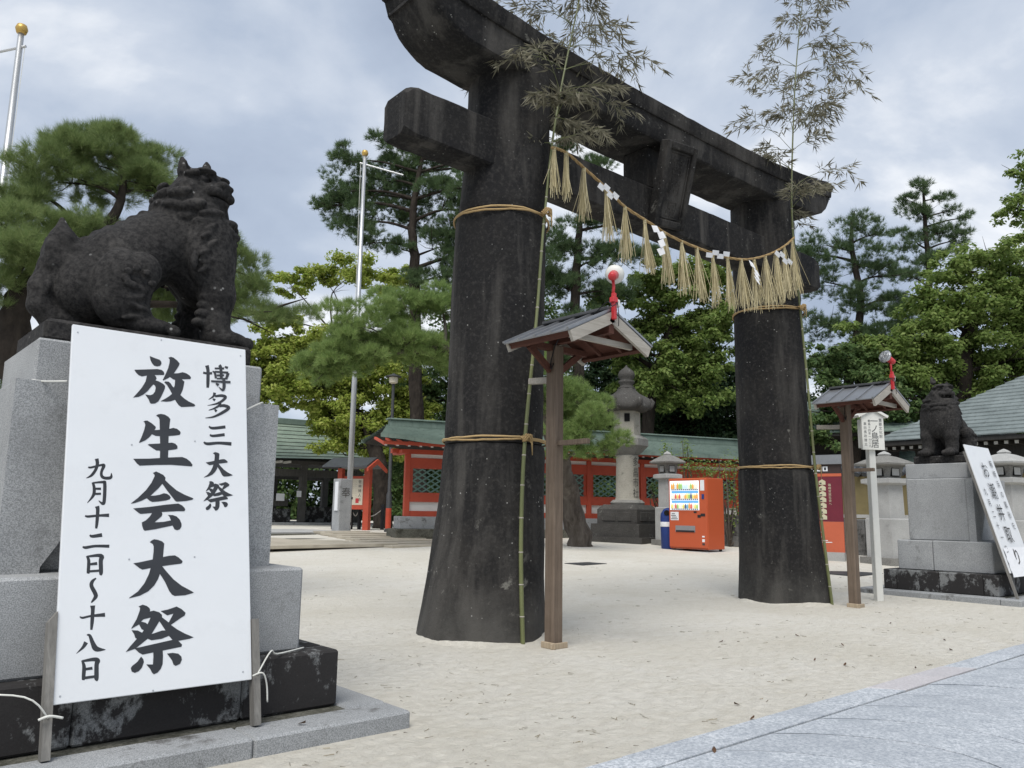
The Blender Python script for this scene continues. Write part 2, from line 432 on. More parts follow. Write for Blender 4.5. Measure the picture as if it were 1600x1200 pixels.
def foliage(name, a, b, c, trans=.35, big=.5):
    t = NT(name); r = t.rnd_isl(); n = t.noise(big, 4, .6)
    col = t.ramp(r, [(0.0, a), (.6, b), (1.0, c)])
    col = t.mix(t.ramp(n, [(.35, 0.0), (.65, .55)]), col, t.mix(r, b, c))
    t.done(col, .62, None, 0, .25)
    tr = t.n('ShaderNodeBsdfTranslucent'); t.l(col, tr.inputs[0])
    mx = t.n('ShaderNodeMixShader'); mx.inputs[0].default_value = trans
    t.l(t.b.outputs[0], mx.inputs[1]); t.l(tr.outputs[0], mx.inputs[2]); t.l(mx.outputs[0], t.out.inputs[0])
    MAT[name] = t.m
foliage('pine_near', (.10, .165, .055), (.185, .255, .09), (.28, .335, .14), .42, 1.2)
foliage('pine_mid', (.12, .21, .06), (.23, .325, .105), (.33, .41, .155), .45, .5)
foliage('pine_dark', (.045, .085, .04), (.085, .14, .06), (.145, .20, .09), .4, .35)
foliage('leaf_yellow', (.20, .29, .045), (.32, .39, .075), (.42, .45, .12), .5, .4)
foliage('leaf_green', (.12, .195, .045), (.20, .285, .075), (.28, .345, .11), .5, .3)
foliage('leaf_dark', (.06, .115, .04), (.11, .18, .06), (.17, .23, .085), .5, .3)
foliage('leaf_shade', (.02, .048, .022), (.04, .078, .034), (.07, .112, .045), .4, .3)
foliage('bamboo_leaf', (.13, .125, .085), (.20, .19, .135), (.29, .27, .20), .35, 2.0)
def bark():
    t = NT('bark'); n = t.noise(5, 7, .7, .5, t.co(scale=(1, 1, .4))); v = t.voro(9, co=t.co(scale=(1, 1, .5)))
    col = t.ramp(n, [(.3, (.012, .010, .009)), (.6, (.04, .033, .027)), (.8, (.085, .074, .062))])
    h = t.bump(v.outputs['Distance'], .8, .03); MAT['bark'] = t.done(col, .95, t.bump(n, .6, .02, h), 0, .15)
    t = NT('bark_pale'); n = t.noise(6, 7, .7, .5, t.co(scale=(1, 1, .35)))
    col = t.ramp(n, [(.3, (.045, .036, .03)), (.7, (.16, .14, .12))]); MAT['bark_pale'] = t.done(col, .95, t.bump(n, .8, .03), 0, .15)
bark()
def emit(name, c, s):
    t = NT(name); t.done(c, .4); t.setin(t.b.inputs['Emission Color'], c); t.b.inputs['Emission Strength'].default_value = s; MAT[name] = t.m
emit('lit_white', (.85, .88, .92), .42); emit('lit_blue', (.14, .40, .72), .35)
for i, c in enumerate([(.6, .12, .1), (.7, .6, .15), (.75, .72, .6), (.15, .4, .55), (.3, .5, .15), (.08, .1, .2), (.7, .35, .08), (.55, .7, .78)]):
    emit('drink%d' % i, c, .22)
# ------------------------------------------------------------------ ground
def axis_lines(lo, hi, c0, c1, fine, grow=1.35):
    a = list(np.arange(c0, c1 + 1e-6, fine)); s = fine
    while a[-1] < hi: s *= grow; a.append(a[-1] + s)
    s = fine
    while a[0] > lo: s *= grow; a.insert(0, a[0] - s)
    return a
gx = axis_lines(-900, 900, -6, 44, .8); gy = axis_lines(-900, 900, -6, 50, .8)
gv = [(x, y, zg(x, y)) for y in gy for x in gx]; nx = len(gx)
gf = [(j * nx + i, j * nx + i + 1, (j + 1) * nx + i + 1, (j + 1) * nx + i) for j in range(len(gy) - 1) for i in range(nx - 1)]
tag(np_obj('ground', gv, gf, MAT['sand'], smooth=True, loc=(0, 0, 0)), 'pale beige sand ground of the shrine forecourt', kind='structure')

# ------------------------------------------------------------------ granite path in front of the gate: border slabs and curved bands
path_bed = MB().box(-14, 34, -4.6, 2.752, -.05, .004)
path = path_bed.build('stone_path', MAT['moss_stone'], loc=(0, 0, 0)); tag(path, 'bluish grey granite path with curved paving joints', kind='structure')
def slab_from_outline(name, outline, parent, z0=-.03, z1=.014, mesh=None, loc=(0, 0, 0)):
    m = MB(); n = len(outline); b = .004
    cx = sum(p[0] for p in outline) / n; cy = sum(p[1] for p in outline) / n
    inn = [(p[0] + (cx - p[0]) * .012, p[1] + (cy - p[1]) * .012) for p in outline]
    vs = [(*p, z0) for p in outline] + [(*p, z1 - b) for p in outline] + [(*p, z1) for p in inn]
    fs = [(i, (i + 1) % n, n + (i + 1) % n, n + i) for i in range(n)] + [(n + i, n + (i + 1) % n, 2 * n + (i + 1) % n, 2 * n + i) for i in range(n)]
    fs.append(tuple(range(2 * n, 3 * n)))
    m.add(vs, fs); o = m.build(name, MAT['path'], parent); return o
bx = [-6.0]
while bx[-1] < 24: bx.append(bx[-1] + random.uniform(.5, .85))
for fixed in (3.76, 4.49, 4.96, 5.71, 6.41, 7.0):
    i = min(range(len(bx)), key=lambda k: abs(bx[k] - fixed)); bx[i] = fixed
bx = sorted(set(bx)); bx = [b for i, b in enumerate(bx) if i == 0 or b - bx[i - 1] > .3]
for a, b in zip(bx, bx[1:]):
    g = .004; sk = .15
    o = slab_from_outline('paving_slab', [(a + g, 2.745), (a + sk + g, 2.537), (b + sk - g, 2.537), (b - g, 2.745)], path)
    o.location.z = random.uniform(-.003, .003)
    if 5.6 < a < 6.9: o.data.materials[0] = MAT['path_pink']
def arc_f(t): return .43 * math.sin(math.pi * t) ** .85 if 0 < t < 1 else 0.0
NARC = 10; proto_mesh = {}
def band_slab(width_y, y_top, x, w):
    key = round(w, 2)
    if key not in proto_mesh:
        g = .0065
        lo = [(arc_f(i / NARC) + g, -width_y * i / NARC - (g if i == 0 else -g if i == NARC else 0)) for i in range(NARC + 1)]
        hi = [(px + key - 2 * g, py) for px, py in lo]
        o = slab_from_outline('paving_slab', lo + hi[::-1], path); proto_mesh[key] = o.data
    else:
        o = link_mesh('paving_slab', proto_mesh[key], None, path)
    o.location = (x, y_top, random.uniform(-.003, .003))
for col, ytop in enumerate((2.530, 1.145, -.24)):
    x = -4.2 + .3 * col
    while x < 21:
        w = random.choice((.48, .52, .56)) if not (3.6 < x < 7) or col else .515
        band_slab(1.38, ytop, x, w); x += w

# ------------------------------------------------------------------ board walk over the drain at the far left
deck = MB()
deck_o = MB().box(6.2, 14.6, 24.6, 29, .2, .455).build('boardwalk_base', MAT['lantern_pale'], loc=(10, 26, 0)); tag(deck_o, kind='structure', label='low stone footing behind the boards by the flagpole')
def board(P, w_along, n, d0, d1, parent):
    for i in range(n):
        a = d0 + (d1 - d0) * i / n + .012; b = d0 + (d1 - d0) * (i + 1) / n - .012
        m = MB().box(0, w_along, a, b, -.07, 0, .008); m.T = None
        m.v = [P + v for v in m.v]; m.build('plank', MAT['deck_wood'], parent)
dl = thing('plank_walk', 'pale wooden planks laid left of the sunken stone basin', 'boardwalk', gp(8, 20))
for i in range(8):
    y = 18.3 + i * .85; x1 = 11.3 - .42 * i * .0 - max(0, (3 - i)) * -.25 if i < 4 else 10.4 + .25 * (i - 3)
    z = zg(9, 22) + .07 + random.uniform(-.006, .006)
    MB().box(4.5 + .2 * i, x1, y + .015, y + .835, z - .09, z, .01).build('plank', MAT['deck_wood'], dl)
dr = thing('plank_ramp', 'pale wooden plank ramp leading up to the red latticed wall', 'boardwalk', gp(13, 20))
for i in range(8):
    y = 17.9 + i * .85; x0 = 11.6 + .18 * i
    z = zg(13, 18) + .04 + .028 * i
    MB().box(x0, 15.4 - .12 * i, y + .015, y + .835, z - .09, z, .01).build('plank', MAT['deck_wood'], dr)
pit = thing('stone_basin', 'sunken mossy stone basin between the plank walks', 'basin', gp(11, 20))
for i, (y0, y1, z1) in enumerate(((20.1, 20.5, -.01), (22.2, 22.7, .02), (24.3, 24.58, .06))):
    MB().box(9.0 + .35 * i, 12.2 + .3 * i, y0, y1, -.1, zg(11, y0) + z1, .02).build('stone_step', MAT['moss_stone'], pit)

# ------------------------------------------------------------------ left and right pedestals (mirrored about the gate's middle)
CX, LH, PYC = 7.667, 6.256, 5.03
ZS, ZST, ZB, ZD = .093, .395, .853, 1.804
def kozama(width, height, n=9):
    """bell shaped recess outline (half), x from centre: wide foot, narrow neck"""
    pts = []
    for i in range(n + 1):
        t = i / n
        pts.append((width * (.42 + .58 * (1 - math.sin(t * math.pi / 2)) ** 1.1), height * t))
    return pts
def pedestal(cx, side, label):
    t = thing('statue_pedestal', label, 'pedestal', (cx, PYC, 0))
    # base slab: kerb stones around a fill
    y0, y1 = 3.864, 2 * PYC - 3.864; w = 1.255
    kw = .26
    sl = MB().box(cx - w + kw, cx + w - kw, y0 + kw, y1 - kw, -.05, ZS - .006).build('base_slab', MAT['moss_stone'], t)
    for a, b, c, d in ((cx - w, cx + .35, y0, y0 + kw), (cx + .354, cx + w, y0, y0 + kw), (cx - w, cx + w, y1 - kw, y1), (cx - w, cx - w + kw, y0 + kw + .004, y1 - kw - .004), (cx + w - kw, cx + w, y0 + kw + .004, y1 - kw - .004)):
        MB().box(a, b, c, d, -.06, ZS + random.uniform(-.003, .003), .012).build('kerb_stone', MAT['granite_slab'], sl)
    # lower step of several stained blocks
    x0, x1, ya, yb = cx - .9915, cx + .9915, 4.217, 4.217 + 1.627
    st = MB().box(x0 + .2, x1 - .2, ya + .2, yb - .2, ZS, ZST - .004).build('lower_step', MAT['moss_stone'], t)
    cuts = [x0, x0 + .62, x0 + 1.42, x1]
    for a, b in zip(cuts, cuts[1:]):
        MB().box(a + .002, b - .002, ya, ya + .2, ZS, ZST, .012).build('stone_block', MAT['granite_dark'], st)
        MB().box(a + .002, b - .002, yb - .2, yb, ZS, ZST, .012).build('stone_block', MAT['granite_dark'], st)
    for X in (x0, x1 - .2):
        for a, b in ((ya + .203, ya + .80), (ya + .806, yb - .203)):
            MB().box(X, X + .2, a, b, ZS, ZST, .012).build('stone_block', MAT['granite_dark'], st)
    # plinth of two blocks
    x0, x1, ya, yb = cx - .797, cx + .797, 4.324, 4.324 + 1.359
    ym = ya + .83
    MB().box(x0, x1, ya, ym, ZST, ZB, .014).build('plinth_block', MAT['granite'], t)
    MB().box(x0, x1, ym + .006, yb, ZST, ZB - .003, .014).build('plinth_block', MAT['granite'], t)
    # die with a bell shaped recess in its front
    x0, x1, ya, yb = cx - .691, cx + .691, 4.554, 4.554 + .98
    MB().box(x0, x1, ya + .10, yb, ZB, ZD, .014).build('die', MAT['granite'], t)
    hw = .5
    rec = kozama(hw, ZD - ZB - .16)
    for s in (-1, 1):
        poly = [(s * .691, 0), (s * .691, ZD - ZB)] + [(0, ZD - ZB)] + [(0, rec[-1][1])] + [(s * p[0], p[1] + .03) for p in rec[::-1]] + [(s * rec[0][0], 0)]
        if s > 0: poly = poly[::-1]
        normals_out(MB().prism(poly, (cx, ya, ZB), (1, 0, 0), (0, 0, 1), (0, .0985, 0)).build('carved_front', MAT['granite'], t))
    MB().box(cx - .60, cx + .615, 4.65, 5.57, ZD, 2.042, .012).build('cap_block', MAT['granite'], t)
    MB().box(cx - .565, cx + .565, 4.705, 5.45, 2.042, 2.165, .02).build('statue_base', MAT['komainu'], t)
    return t
ped_l = pedestal(CX - LH, -1, 'stepped granite pedestal behind the tall white festival board, under the closed-mouth lion')
ped_r = pedestal(CX + LH, 1, 'stepped granite pedestal with a leaning banner board, under the open-mouth lion')

# ------------------------------------------------------------------ guardian lions: one continuous carved surface each
class SDF:
    def __init__(s, lo, hi, h):
        s.lo = np.array(lo); s.h = h; s.n = np.ceil((np.array(hi) - s.lo) / h).astype(int) + 1
        s.F = np.full(s.n, 9.0, np.float32)
        s.ax = [s.lo[i] + h * np.arange(s.n[i]) for i in range(3)]
    def sub(s, lo, hi):
        a = np.clip(np.floor((np.array(lo) - s.lo) / s.h).astype(int), 0, s.n - 1); b = np.clip(np.ceil((np.array(hi) - s.lo) / s.h).astype(int) + 1, 1, s.n)
        sl = tuple(slice(i, j) for i, j in zip(a, b))
        X, Y, Z = np.meshgrid(s.ax[0][sl[0]], s.ax[1][sl[1]], s.ax[2][sl[2]], indexing='ij'); return sl, X, Y, Z
    def blend(s, sl, d, k, cut=False):
        f = s.F[sl]
        if cut:
            d = -d; h = np.clip(.5 + .5 * (d - f) / k, 0, 1); s.F[sl] = f * (1 - h) + d * h + k * h * (1 - h)
        else:
            h = np.clip(.5 + .5 * (f - d) / k, 0, 1); s.F[sl] = f * (1 - h) + d * h - k * h * (1 - h)
    def ell(s, c, r, k=.04, M=None, cut=False):
        c = np.array(c, float); r = np.array(r, float); m = r.max() + k * 2 + .02
        sl, X, Y, Z = s.sub(c - m, c + m); p = np.stack([X - c[0], Y - c[1], Z - c[2]], -1)
        if M is not None: p = p @ np.array(M)
        k0 = np.sqrt(((p / r) ** 2).sum(-1)); k1 = np.sqrt(((p / r ** 2) ** 2).sum(-1)) + 1e-9
        s.blend(sl, k0 * (k0 - 1) / k1, k, cut)
    def cap(s, a, b, ra, rb, k=.04, cut=False):
        a = np.array(a, float); b = np.array(b, float); m = max(ra, rb) + 2 * k + .02
        sl, X, Y, Z = s.sub(np.minimum(a, b) - m, np.maximum(a, b) + m); p = np.stack([X, Y, Z], -1) - a; d = b - a
        t = np.clip((p @ d) / (d @ d), 0, 1); s.blend(sl, np.sqrt(((p - t[..., None] * d) ** 2).sum(-1)) - (ra + t * (rb - ra)), k, cut)
    def chain(s, pts, k=.03):
        for (a, ra), (b, rb) in zip(pts, pts[1:]): s.cap(a, b, ra, rb, k)
    def mesh(s):
        F_ = s.F; S = F_ < 0; nx, ny, nz = F_.shape
        cnt = np.zeros((nx - 1, ny - 1, nz - 1), np.int8)
        for i in (0, 1):
            for j in (0, 1):
                for k in (0, 1): cnt += S[i:nx - 1 + i, j:ny - 1 + j, k:nz - 1 + k]
        I, J, K = np.nonzero((cnt > 0) & (cnt < 8)); base = np.stack([I, J, K], -1).astype(np.float64)
        acc = np.zeros((len(I), 3)); num = np.zeros(len(I))
        cs = [(i, j, k) for i in (0, 1) for j in (0, 1) for k in (0, 1)]
        for c in cs:
            for a in range(3):
                if c[a]: continue
                e = list(c); e[a] = 1
                f0 = F_[I + c[0], J + c[1], K + c[2]]; f1 = F_[I + e[0], J + e[1], K + e[2]]; m = (f0 < 0) != (f1 < 0)
                t = np.where(m, f0 / np.where(m, f0 - f1, 1), 0); pos = np.array(c, float)[None] + t[:, None] * (np.array(e) - np.array(c))[None]
                acc += pos * m[:, None]; num += m
        V = (base + acc / num[:, None]) * s.h + s.lo
        idx = np.full((nx - 1, ny - 1, nz - 1), -1, np.int64); idx[I, J, K] = np.arange(len(I)); Q = []
        for a in range(3):
            sl0 = [slice(None)] * 3; sl1 = [slice(None)] * 3; sl0[a] = slice(0, -1); sl1[a] = slice(1, None)
            s0, s1 = S[tuple(sl0)], S[tuple(sl1)]; b, c = [(1, 2), (2, 0), (0, 1)][a]
            E = np.argwhere(s0 != s1); E = E[(E[:, b] > 0) & (E[:, c] > 0) & (E[:, b] < s.n[b] - 1) & (E[:, c] < s.n[c] - 1)]
            fl = s0[E[:, 0], E[:, 1], E[:, 2]]
            def cell(db, dc):
                q = E.copy(); q[:, b] += db; q[:, c] += dc; return idx[q[:, 0], q[:, 1], q[:, 2]]
            q = np.stack([cell(-1, -1), cell(0, -1), cell(0, 0), cell(-1, 0)], -1); q[~fl] = q[~fl][:, ::-1]; Q.append(q)
        return V, np.concatenate(Q)
def lion(h, head_yaw, mouth_open, seed):
    R = np.random.default_rng(seed); S = SDF((-.78, -.44, -.03), (.74, .44, 1.32), h)
    def rotY(a): c, s_ = math.cos(a), math.sin(a); return [[c, 0, -s_], [0, 1, 0], [s_, 0, c]]
    S.chain([((-.27, 0, .28), .235), ((-.13, 0, .46), .222), ((.04, 0, .60), .205), ((.22, 0, .69), .225)], .05)   # rump and trunk
    S.ell((.33, 0, .62), (.215, .25, .31), .06)                    # chest
    S.ell((.37, 0, .48), (.16, .21, .20), .05)
    for y in (-1, 1):
        S.ell((.315, y * .20, .62), (.145, .095, .26), .015)           # shoulder
        S.chain([((.36, y * .17, .52), .125), ((.395, y * .175, .33), .105), ((.385, y * .175, .16), .088), ((.40, y * .175, .08), .09)], .035)
        S.ell((.475, y * .18, .058), (.135, .095, .062), .03)      # front paw
        for k in range(4): S.ell((.575 + .012 * (k in (1, 2)), y * .18 + (k - 1.5) * .047, .042), (.045, .026, .042), .012)
        for k in range(5):                                         # curled fur at the back of the foreleg
            S.ell((.285 + .012 * k, y * (.20 + .01 * (k % 2)), .14 + .055 * k), (.045, .04, .030), .012)
        S.ell((-.175, y * .22, .26), (.165, .115, .235), .012)    # thigh
        S.ell((-.075, y * .235, .385), (.105, .095, .11), .012)        # knee
        S.chain([((-.055, y * .24, .38), .078), ((-.10, y * .245, .2), .066), ((-.06, y * .25, .07), .07)], .02)
        S.ell((.0, y * .25, .052), (.14, .085, .056), .03)       # hind paw
        for k in range(4): S.ell((.105 + .012 * (k in (1, 2)), y * .25 + (k - 1.5) * .041, .038), (.042, .024, .038), .012)
        for k in range(6): S.ell((-.12 + .02 * (k % 2), y * (.325 - .004 * (k - 2) ** 2), .09 + .055 * k), (.07 - .006 * k, .018, .017), .014, rotY(.3 * (-1) ** k))   # fur ridges on the thigh
        for k in range(5): S.ell((.20 + .05 * k, y * (.285 - .01 * k), .50 + .05 * k), (.022, .02, .06), .012)             # folds on the shoulder
        for k in range(7):
            a = k * .75; rr_ = .095 - .011 * k
            S.ell((-.14 + rr_ * math.cos(a), y * .345, .29 + rr_ * math.sin(a)), (.026, .014, .022), .008)
        for k in range(6): S.ell((.26 + .03 * (k % 2), y * (.30 - .006 * abs(k - 3)), .46 + .055 * k), (.05, .015, .016), .008, rotY(.7))
    # spine ridge and chest folds
    for k in range(9): S.ell((-.40 + .062 * k, 0, .515 + .048 * k), (.035, .03, .028), .025)
    for k in range(5): S.ell((.515 - .012 * (k - 2) ** 2, (k - 2) * .085, .60), (.03, .026, .2), .025)
    # tail: a loop rising into a flame
    S.chain([((-.36, 0, .07), .075), ((-.46, 0, .065), .07), ((-.535, 0, .14), .066), ((-.54, 0, .25), .062), ((-.50, 0, .37), .07), ((-.46, 0, .46), .085)], .02)
    S.chain([((-.45, 0, .42), .10), ((-.455, 0, .53), .078), ((-.47, 0, .66), .016)], .03)
    for y in (-1, 1):
        S.chain([((-.42, y * .05, .40), .07), ((-.385, y * .06, .47), .04), ((-.37, y * .05, .53), .012)], .02)
        S.chain([((-.50, y * .05, .38), .05), ((-.515, y * .05, .47), .034), ((-.53, y * .04, .54), .01)], .02)
        S.chain([((-.53, y * .058, .2), .02), ((-.48, y * .07, .36), .02), ((-.43, y * .075, .44), .016)], .01)
    # neck with rolls of mane
    S.ell((.25, 0, .88), (.225, .235, .20), .06)
    for ring, (z, rx, ry, cx, nn, sz) in enumerate(((.775, .225, .24, .30, 11, .046), (.845, .235, .245, .275, 11, .046), (.915, .22, .235, .255, 11, .042), (.985, .17, .19, .235, 9, .036))):
        for k in range(nn):
            a = 2 * math.pi * (k + .5 * (ring % 2)) / nn + R.uniform(-.08, .08)
            if ring >= 2 and abs((a - head_yaw + math.pi) % (2 * math.pi) - math.pi) < (1.0 if ring < 3 else 1.7): continue
            ta = a + math.pi / 2; c_, s_ = math.cos(ta), math.sin(ta); ti = R.uniform(-.35, .35)
            S.ell((cx + rx * math.cos(a), ry * math.sin(a), z - .03 * math.cos(a) + R.uniform(-.012, .012)), (sz * R.uniform(1.7, 2.3), sz * .85, sz * R.uniform(.6, .8)), .006, np.array([[c_, -s_, 0], [s_, c_, 0], [0, 0, 1]]) @ np.array(rotY(ti)))
    # head group turned about the neck
    ca, sa = math.cos(head_yaw), math.sin(head_yaw); P0 = np.array((.25, 0, 0)); HC = np.array((.27, 0, 1.0))
    def hd(p): p = np.array(p, float); p = HC + (p - HC) * 1.08 + np.array((.01, 0, -.005)) - P0; return (P0[0] + ca * p[0] - sa * p[1], P0[1] + sa * p[0] + ca * p[1], p[2])
    MH = [[ca, -sa, 0], [sa, ca, 0], [0, 0, 1]]
    def he(c, r, k=.02, cut=False): S.ell(hd(c), np.array(r) * 1.08, k, MH, cut)
    he((.285, 0, 1.03), (.15, .145, .125), .035); he((.30, 0, 1.10), (.11, .115, .06), .03)
    he((.405, 0, 1.005), (.08, .10, .06), .02)                     # muzzle
    he((.455, 0, 1.045), (.034, .055, .03), .01)                   # nose
    for y in (-1, 1):
        he((.478, y * .036, 1.04), (.018, .02, .018), .006)
        he((.43, y * .058, .992), (.055, .05, .04), .008)          # lip pads
        he((.375, y * .066, 1.118), (.062, .06, .02), .005); he((.33, y * .13, 1.095), (.055, .028, .018), .005)   # brow
        he((.385, y * .088, 1.07), (.042, .042, .026), .003, True); he((.368, y * .082, 1.07), (.034, .034, .024), .002); he((.345, y * .10, 1.035), (.05, .03, .012), .004)   # eye socket, eyeball
        he((.30, y * .145, 1.0), (.07, .035, .06), .012)           # cheek
        he((.33, y * .135, .95), (.045, .035, .035), .008); he((.27, y * .155, .955), (.045, .035, .04), .008)
        ez = -.02 if y * head_yaw > 0 else .05; he((.255, y * .10, 1.145 + ez), (.045, .04, .045), .01); he((.245, y * .108, 1.185 + ez), (.028, .024, .034), .01); he((.24, y * .112, 1.215 + ez), (.013, .012, .018), .008); he((.292, y * .105, 1.17 + ez), (.024, .02, .034), .003, True)   # ear
    if mouth_open:
        he((.385, 0, .905), (.085, .09, .036), .02); he((.43, 0, .952), (.075, .085, .026), .012, True)
        for y in (-1, 1): he((.455, y * .055, .955), (.012, .012, .022), .004)
    else:
        he((.39, 0, .945), (.085, .092, .042), .02); he((.455, 0, .968), (.06, .11, .006), .006, True)
    for k in range(5): he((.40 - .03 * abs(k - 2), (k - 2) * .05, .90 - .01 * (k % 2)), (.035, .03, .035), .012)   # beard curls
    V, Q = S.mesh()
    # hand-worked unevenness
    n = np.zeros(len(V))
    for f in (9, 17, 31): 
        ph = R.uniform(0, 6, 3); n += (np.sin(V[:, 0] * f + ph[0] + 2 * np.sin(V[:, 1] * f * .7)) * np.sin(V[:, 1] * f + ph[1]) * np.sin(V[:, 2] * f + ph[2] + np.sin(V[:, 0] * f * .6))) / f
    V = V + (V - V.mean(0)) / np.linalg.norm(V - V.mean(0), axis=1, keepdims=True) * n[:, None] * .03
    V[:, 2] = np.maximum(V[:, 2], 0)
    return V, Q
for cx, rot, yaw, mo, h, lab in ((CX - LH, 0, -.98, False, .0095, 'dark stone lion statue with closed mouth, seated above the white festival board'),
                                 (CX + LH - .05, math.pi, .85, True, .014, 'dark stone lion statue with open mouth, seated beyond the gate')):
    V, Q = lion(h, yaw, mo, 5)
    if rot: V = V * np.array((-1, -1, 1))
    loc = (cx, PYC + .04, 2.163)
    tag(np_obj('guardian_lion_statue', V + np.array(loc), Q, MAT['komainu'], smooth=True, loc=loc), lab, 'statue', 'pair of guardian lions')

# ------------------------------------------------------------------ torii gate
TX0, TX1, TYC = 5.095, 10.65, 6.23
torii = thing('torii_gate', 'massive weathered black stone torii gate with thick tapering pillars', 'torii', ((TX0 + TX1) / 2, TYC, 0))
PROF = [(-.1, .645), (0, .637), (.12, .627), (.3, .607), (.56, .585), (.85, .568), (1.19, .545), (1.5, .532), (1.84, .522)]
PROF2 = [(1.85, .508), (2.2, .502), (2.5, .498), (3.15, .494), (3.7, .489), (4.25, .485)]
PROF3 = [(4.262, .472), (4.6, .468), (5.0, .463), (5.6, .456), (5.86, .452)]
def pil_c(side, z):
    x = interp([(-1, TX0), (0, TX0), (1.2, 5.185), (1.83, 5.215), (3.2, 5.248), (4.3, 5.26), (4.8, 5.315), (5.6, 5.355), (6, 5.36)], z)
    return x if side < 0 else (TX0 + TX1) - x
for side in (-1, 1):
    for di, prof in enumerate((PROF, PROF2, PROF3)):
        # resample and roughen
        zs = np.linspace(prof[0][0], prof[-1][0], 26); n = 56; vs = []
        R = np.random.default_rng(20 + di + (10 if side > 0 else 0))
        ph = R.uniform(0, 6.28, 12)
        for zi, z in enumerate(zs):
            r = interp(prof, z); edge = min(z - zs[0], zs[-1] - z)
            if edge < .03 and not (di == 0 and z < .5): r -= .012 * (1 - edge / .03)
            cx = pil_c(side, z)
            for k in range(n):
                a = 2 * math.pi * k / n
                w = .012 * math.sin(3 * a + ph[0] + .6 * z) + .008 * math.sin(5 * a + ph[1] - .9 * z) + .006 * math.sin(8 * a + ph[2] + 2.1 * z) + .005 * math.sin(13 * a + ph[3]) * math.sin(3.1 * z + ph[4]) + .004 * math.sin(21 * a + ph[5] + 5 * z)
                # slightly squared drum
                rr = r * (1 + .018 * math.cos(4 * a)) + w * .8
                vs.append((cx + rr * math.cos(a), TYC + rr * math.sin(a), z))
        fs = [(i * n + k, i * n + (k + 1) % n, (i + 1) * n + (k + 1) % n, (i + 1) * n + k) for i in range(25) for k in range(n)]
        fs += [tuple(range(n - 1, -1, -1)), tuple(range(25 * n, 26 * n))]
        m = MB(); m.add(vs, fs); o = m.build('pillar_drum', MAT['torii'], torii, 'auto')
for cx_, r_ in ((TX0, .63), (TX1, .63)):           # sand banked against the foot of each pillar
    g_ = []; R = np.random.default_rng(int(cx_ * 10))
    ph = R.uniform(0, 6.28, 4)
    for j in range(6):
        row = []
        for k in range(49):
            a = 2 * math.pi * k / 48; ex = .16 + .06 * math.sin(2 * a + ph[0]) + .03 * math.sin(5 * a + ph[1]); t_ = j / 5
            row.append((cx_ + (r_ - .03 + ex * t_) * math.cos(a), TYC + (r_ - .03 + ex * t_) * math.sin(a), (.045 + .018 * math.sin(3 * a + ph[2])) * (1 - t_) ** 1.8 + .003 - .006 * t_))
        g_.append(row)
    tag(MB().sheet(g_).build('ground_mound', MAT['sand'], loc=(0, 0, 0), smooth=True), 'low bank of sand at the foot of a gate pillar', kind='structure')
TXC = (TX0 + TX1) / 2
def beam(name, xs, section, n_jit, seed, parent=torii):
    """loft of closed sections along x; section(x)->[(y,z)]"""
    R = np.random.default_rng(seed); g = [];
    for x in xs:
        g.append([(x + (R.uniform(-1, 1) * .004), y + R.uniform(-1, 1) * n_jit, z + R.uniform(-1, 1) * n_jit) for y, z in section(x)])
    k = len(g[0]); m = MB()
    fs = [(i * k + j, i * k + (j + 1) % k, (i + 1) * k + (j + 1) % k, (i + 1) * k + j) for i in range(len(g) - 1) for j in range(k)]
    fs += [tuple(range(k - 1, -1, -1)), tuple(range((len(g) - 1) * k, len(g) * k))]
    m.add([p for r in g for p in r], fs); return normals_out(m.build(name, MAT['torii'], parent, 'auto'))
# tie beam: ends worn, slightly undercut
NX0, NX1 = 3.83, 11.62
def nuki_sec(x):
    e = min(x - NX0, NX1 - x); d = max(0, .14 - e) / .14
    y0, y1, z0, z1 = 5.975, 6.345, 4.70, 5.20
    z1 -= .07 * d ** 2; 
    c = .022 + .03 * d
    pts = [(y0 + c, z0), (y0 + (y1 - y0) * .33, z0), (y0 + (y1 - y0) * .66, z0), (y1 - c, z0), (y1, z0 + c), (y1, (z0 + z1) / 2), (y1, z1 - c), (y1 - c, z1), ((y0 + y1) / 2, z1), (y0 + c, z1), (y0, z1 - c), (y0, z0 + (z1 - z0) * .66), (y0, z0 + (z1 - z0) * .33), (y0, z0 + c)]
    return pts
beam('tie_beam', np.concatenate([[NX0, NX0 + .03, NX0 + .08], np.linspace(NX0 + .16, NX1 - .16, 46), [NX1 - .08, NX1 - .03, NX1]]), nuki_sec, .006, 3)
# lintel: two bands, ends sweeping up like a prow
KX0, KX1 = 3.93, 11.78
def sweep(x):
    t = abs(x - TXC) / ((KX1 - KX0) / 2); return .20 * t ** 3.2
def prow(x):                                     # rise of the underside near the ends
    e = min(x - KX0, KX1 - x); u = max(0, 1 - e / .62); return .52 * (1 - math.sqrt(max(0, 1 - u * u * .999)))
def kasagi_lower(x):
    zb = 5.735 + sweep(x) * .55 + prow(x); zt = 6.01 + sweep(x)
    zb = min(zb, zt - .03)
    e = min(x - KX0, KX1 - x); n = .05 * max(0, 1 - e / .25) ** 2
    y0, y1 = 5.80 + n, 6.56 - n
    return [(y0 + .02, zb), (lerp(y0, y1, .35), zb - .004), (lerp(y0, y1, .65), zb - .004), (y1 - .02, zb), (y1, zb + .02), (y1 + .015, (zb + zt) / 2), (y1 + .02, zt), ((y0 + y1) / 2, zt), (y0 - .02, zt), (y0 - .015, (zb + zt) / 2), (y0, zb + .02)]
